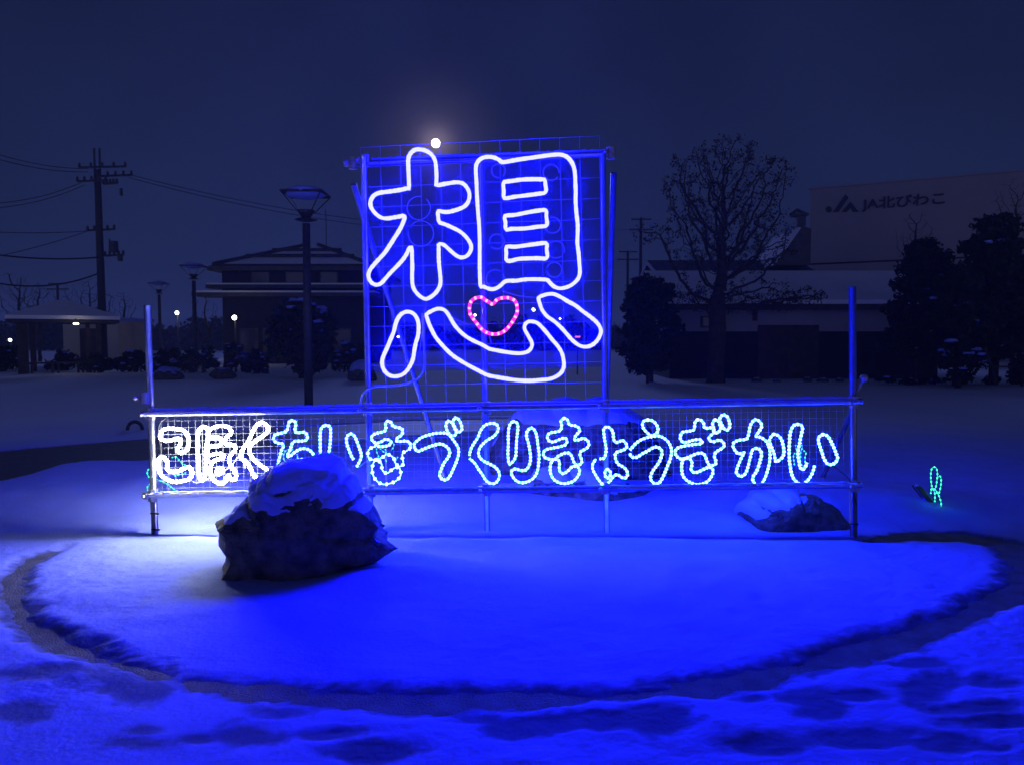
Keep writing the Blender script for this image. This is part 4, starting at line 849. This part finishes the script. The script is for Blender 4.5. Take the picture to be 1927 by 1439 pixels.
# ------------------------------------------------------------------ utility poles and wires
def utility(label, px, base, top, Y, big=True):
    x = at(px, base, Y).x; zt = at(px, top, Y).z; k = Y / F
    t = thing('utility_pole', label, 'utility pole', (x, Y, 0), None if big else 'distant utility poles')
    m = MB(); m.tube([(x, Y, -.2), (x - .06 * (1 if big else 0), Y, zt - (.9 if big else .2))], [.21, .15] if big else [.13, .1], 12); m.build('pole', M['concrete'], t, True)
    if big:
        for dx in (-.13, .13):
            m = MB(); m.tube([(x + dx - .06, Y, zt - 1.6), (x + dx - .06, Y, zt + .15)], .05, 6); m.build('rod', M['darkmetal'], t)
        for py, l, r, dy in ((319, 160, 245, .5), (327, 178, 238, -.5), (343, 152, 205, .3), (346, 195, 220, 0), (433, 165, 215, 0), (481, 198, 232, 0)):
            m = MB(); A = at(l, py + 1, Y); B = at(r, py - 1, Y); A.y = Y - dy; B.y = Y - dy; m.tube([A, B], .055, 6)
            ca = m.build('crossarm', M['darkmetal'], t); m = MB()
            for q in np.linspace(0, 1, 5):
                m.tube([A.lerp(B, q), A.lerp(B, q) + Vector((0, 0, .22))], [.07, .05], 6)
            m.build('insulator', M['darkmetal'], ca)
        for c, s in (((214, 465), (.42, .4, .55)), ((226, 486), (.25, .25, .3)), ((228, 362), (.15, .15, .35))):
            m = MB(); q = at(*c, Y); m.tube([q - Vector((0, 0, s[2] / 2)), q + Vector((0, 0, s[2] / 2))], s[0] / 2, 10); m.build('transformer', M['darkmetal'], t)
        m = MB(); m.tube([at(206, 450, Y), at(206, 481, Y)], .04, 5); m.build('bracket', M['darkmetal'], t)
    else:
        for j, f in enumerate((.9, .97)):
            m = MB(); m.box((x, Y, zt * f), (1.8 - .3 * j, .1, .12)); m.build('crossarm', M['darkmetal'], t)
    return t
utility('tall utility pole with crossarms and transformers behind the pavilion', 196, 697, 285, 39)
utility('distant utility pole left of the hedge bush', 1204, 660, 405, 58, False)
utility('distant shorter utility pole left of the hedge bush', 1180, 660, 468, 66, False)
utility('distant thin utility pole behind the pavilion roof', 112, 660, 530, 66, False)
def wire(label, pts, Ys, sag, r=.018):
    A = [at(*p, y) for p, y in zip(pts, Ys)]; m = MB()
    q = [A[0].lerp(A[1], k / 24) - Vector((0, 0, sag * 4 * (k / 24) * (1 - k / 24))) for k in range(25)]; m.tube(q, r, 4)
    tag(m.build('power_line', M['darkcable']), label, 'power line', 'power lines at the utility pole')
W = [('topmost thin power line running off left from the utility pole', ((-60, 272), (165, 318)), (33, 39), .25), ('second power line running off left from the pole top', ((-60, 282), (165, 324)), (33, 39), .25),
     ('power line dropping left from the second crossarm', ((-60, 384), (155, 343)), (33, 39), .3), ('power line just below, dropping left from the second crossarm', ((-60, 394), (158, 349)), (33, 39), .3),
     ('level power line left of the third crossarm', ((-60, 434), (166, 435)), (33, 39), .1), ('slanting power line falling left from the third crossarm', ((-40, 490), (166, 435)), (33, 39), .1),
     ('thick cable running left at the transformer height', ((-60, 472), (192, 484)), (33, 39), .2), ('lowest thick cable sagging left from the utility pole', ((-60, 520), (192, 512)), (33, 39), .55),
     ('upper power line running right from the utility pole behind the sign', ((240, 328), (740, 420)), (39, 46), .3), ('lower power line running right from the utility pole behind the sign', ((240, 334), (740, 430)), (39, 46), .3),
     ('power line running right from the hedge utility pole', ((1080, 428), (1200, 432)), (58, 58), .1)]
for l, p, y, s in W: wire(l, p, y, s, .035 if 'thick' in l else .016)

# ------------------------------------------------------------------ barn
Yb = 31.0; L = at(1262, 600, Yb).x; Rr = at(1765, 600, Yb).x; ez = at(1400, 574, Yb - .6).z; rzr = at(1400, 513, Yb + 4).z
t = thing('barn', 'long low barn with a snow-covered roof and a wide dark doorway', 'barn', ((L + Rr) / 2, Yb + 4, 0)); cx = (L + Rr) / 2; w = Rr - L
zc = at(1500, 624, Yb).z
m = MB(); m.box((cx, Yb + 4, (ez + zc) / 2), (w, 8, ez - zc)); m.build('wall', M['plaster'], t)
m = MB(); m.box((cx, Yb + 4, zc / 2 - .1), (w + .06, 8.06, zc + .2)); m.build('wall_cladding', M['cladding'], t)
def gable(x0, x1, y0, y1, z0, z1, th, name, material, par):
    m = MB(); ym = (y0 + y1) / 2
    prof = [(y0, z0), (ym, z1), (y1, z0), (y1, z0 - th), (ym, z1 - th), (y0, z0 - th)]
    v = [(x0, y, z) for y, z in prof] + [(x1, y, z) for y, z in prof]
    m.add(v, [(0, 6, 7, 1), (1, 7, 8, 2), (2, 8, 9, 3), (3, 9, 10, 4), (4, 10, 11, 5), (5, 11, 6, 0), (0, 1, 4, 5), (1, 2, 3, 4), (7, 6, 11, 10), (8, 7, 10, 9)])
    return m.build(name, material, par)
gable(L - .4, Rr + .4, Yb - .6, Yb + 8.6, ez + .02, rzr - .1, .22, 'roof', M['tile'], t)
gable(L - .38, Rr + .38, Yb - .55, Yb + 8.55, ez + .20, rzr + .08, .16, 'roof_snow', M['snow_far'], t)
a = at(1426, 612, Yb); b = at(1538, 709, Yb)
m = MB(); m.box(((a.x + b.x) / 2, Yb - .02, a.z / 2), (b.x - a.x, .12, a.z)); d = m.build('door', M['wood'], t)
m = MB(); m.box(((a.x + b.x) / 2, Yb - .1, a.z / 2), (.05, .05, a.z - .1)); m.build('door_edge', M['darkmetal'], d)
m = MB(); m.box((at(1420, 592, Yb).x, Yb - .05, at(1420, 592, Yb).z), (.16, .12, .5)); m.build('bracket', M['wood'], t)
m = MB(); m.box((at(1340, 600, Yb).x, Yb - .05, at(1340, 606, Yb).z), (.9, .12, .45)); wn = m.build('window', M['wood'], t)
m = MB(); m.box((at(1340, 600, Yb).x, Yb - .12, at(1340, 606, Yb).z), (.78, .05, .35)); m.build('pane', M['glass'], wn)
# red lamp glimpsed through the frame
c = at(1087, 634, 34); m = MB(); m.box(c, (.22, .08, .07)); t = thing('tail_lamp', 'tiny red light seen through the upper frame', 'lamp', (c.x, 34, 0)); m.build('lamp_glass', M['redlamp'], t)
m = MB(); m.tube([(c.x, 34.06, 0), (c.x, 34.06, c.z)], .03, 6); m.build('pole', M['darkmetal'], t)
# tiled house behind
Yk = 46.0; L = at(1255, 500, Yk).x; Rr = at(1535, 500, Yk).x; ez = at(1400, 520, Yk).z
t = thing('tiled_house', 'dark tiled house roof rising behind the barn next to the pale warehouse', 'house', ((L + Rr) / 2, Yk + 4, 0))
m = MB(); m.box(((L + Rr) / 2, Yk + 4, ez / 2), (Rr - L, 7.6, ez)); m.build('wall', M['cladding'], t)
gable(L - .5, Rr + .3, Yk - .4, Yk + 8.4, ez + .05, at(1400, 490, Yk + 4).z, .3, 'roof', M['tile'], t)
x0 = at(1455, 480, Yk).x; x1 = at(1522, 480, Yk).x; m = MB()
zl = at(1455, 500, Yk).z; zh = at(1505, 432, Yk).z
m.prism([(x0, Yk - .3, zl), (x1, Yk - .3, zl), (x1, Yk - .3, zh), (x1 - .5, Yk - .3, zh + .15)], (0, 5, 0)); m.build('gable', M['tile'], t)
m = MB(); q = at(1503, 405, Yk); m.box(q, (.9, .7, .18)); m.box(q + Vector((.1, 0, -.35)), (.5, .4, .6)); m.tube([q + Vector((-.5, 0, 0)), q + Vector((-.1, 0, .3)), q + Vector((.4, 0, .05))], .1, 6); m.build('roof_ornament', M['tile'], t)

# ------------------------------------------------------------------ warehouse with lettering
A0 = Vector((22.5, 60.0, 0)); B0 = Vector((46.7, 47.0, 0)); e = (B0 - A0).normalized(); nrm = Vector((e.y, -e.x, 0))
if nrm.y > 0: nrm = -nrm
H = at(1518, 357, 60).z
def onwall(px, py):
    d = Vector(ray(px, py)); o = Vector((0, 0, CAMZ)); k = (A0 - o).dot(nrm) / d.dot(nrm); return o + d * k
t = thing('warehouse', 'tall pale windowless warehouse with dark lettering on its wall at the right', 'warehouse', A0 + (B0 - A0) * .5)
m = MB(); Ln = (B0 - A0).length; back = -nrm * 16
m.prism([A0 + Vector((0, 0, -.2)), B0 + Vector((0, 0, -.2)), B0 + Vector((0, 0, H)), A0 + Vector((0, 0, H))], back); m.build('wall', M['pale'], t)
m = MB(); m.prism([A0 - e * .12 + nrm * .1 + Vector((0, 0, H + .01)), B0 + nrm * .1 + Vector((0, 0, H + .01)), B0 + nrm * .1 + Vector((0, 0, H + .12)), A0 - e * .12 + nrm * .1 + Vector((0, 0, H + .12))], back); m.build('coping', M['pale'], t)
z1 = onwall(1600, 496).z
m = MB(); m.prism([A0 + nrm * .002 + Vector((0, 0, z1)), B0 + nrm * .002 + Vector((0, 0, z1)), B0 + nrm * .002 + Vector((0, 0, z1 + .12)), A0 + nrm * .002 + Vector((0, 0, z1 + .12))], nrm * .06); m.build('wall_ledge', M['cladding'], t)
RW = (1490, 300, 3.27)
def wallpoly(*p): return [onwall(*q) + nrm * .01 for q in zoomed(*RW, p)]
m = MB(); m.prism(wallpoly(*[(228 + 19 * math.cos(a), 310 + 19 * math.sin(a)) for a in np.linspace(0, 2 * math.pi, 18)[:-1]]), nrm * .08)
m.prism(wallpoly((255, 326), (332, 217), (350, 238), (287, 326)), nrm * .08); m.prism(wallpoly((306, 326), (362, 262), (414, 326), (376, 326), (361, 300), (338, 326)), nrm * .08)
m.build('logo', M['sign'], t)
fc = bpy.data.curves.new('lettering', 'FONT'); fc.body = 'JA北びわこ'; fc.size = 1.0; fc.extrude = .02; fc.offset = .022
fo = bpy.data.objects.new('lettering_curve', fc); col.objects.link(fo); bpy.context.view_layer.update()
me = bpy.data.meshes.new_from_object(fo.evaluated_get(bpy.context.evaluated_depsgraph_get())); bpy.data.objects.remove(fo)
co = np.zeros(len(me.vertices) * 3); me.vertices.foreach_get('co', co); co = co.reshape(-1, 3)
lo_, hi_ = co.min(0), co.max(0)
pa = onwall(*zoomed(*RW, [(430, 326)])[0]); pb = onwall(*zoomed(*RW, [(940, 300)])[0]); ptop = onwall(*zoomed(*RW, [(640, 240)])[0]); pbt = onwall(*zoomed(*RW, [(640, 320)])[0])
wid = (pb - pa).length; hgt = ptop.z - pbt.z; new = []
for c in co:
    u = (c[0] - lo_[0]) / (hi_[0] - lo_[0]) * wid; v = (c[1] - lo_[1]) / (hi_[1] - lo_[1]) * hgt * 1.08
    new.append(pa + Vector((e.x, e.y, 0)) * u + Vector((0, 0, v)) + nrm * (.02 + .08 * (c[2] - lo_[2]) / max(hi_[2] - lo_[2], 1e-6)))
me.vertices.foreach_set('co', [q for p in new for q in p]); me.update(); me.materials.clear(); me.materials.append(M['sign'])
o = bpy.data.objects.new('lettering', me); col.objects.link(o); o.parent = t; o.matrix_parent_inverse = Matrix.Translation(t.location).inverted()

# ------------------------------------------------------------------ damp winter air
hz = MB(); hz.box((0, 170, 7.2), (960, 500, 17.6)); hazo = hz.build('haze', fm); hazo['kind'] = 'stuff'
hm = bpy.data.materials.new('damp_air'); hm.use_nodes = True; ht = hm.node_tree; ht.nodes.clear()
ho = N(ht, 'ShaderNodeOutputMaterial'); hv = N(ht, 'ShaderNodeVolumePrincipled'); hv.inputs['Color'].default_value = (.62, .68, 1, 1)
hv.inputs['Density'].default_value = .0011; hv.inputs['Anisotropy'].default_value = .3
ht.links.new(hv.outputs[0], ho.inputs['Volume']); hazo.data.materials.clear(); hazo.data.materials.append(hm)
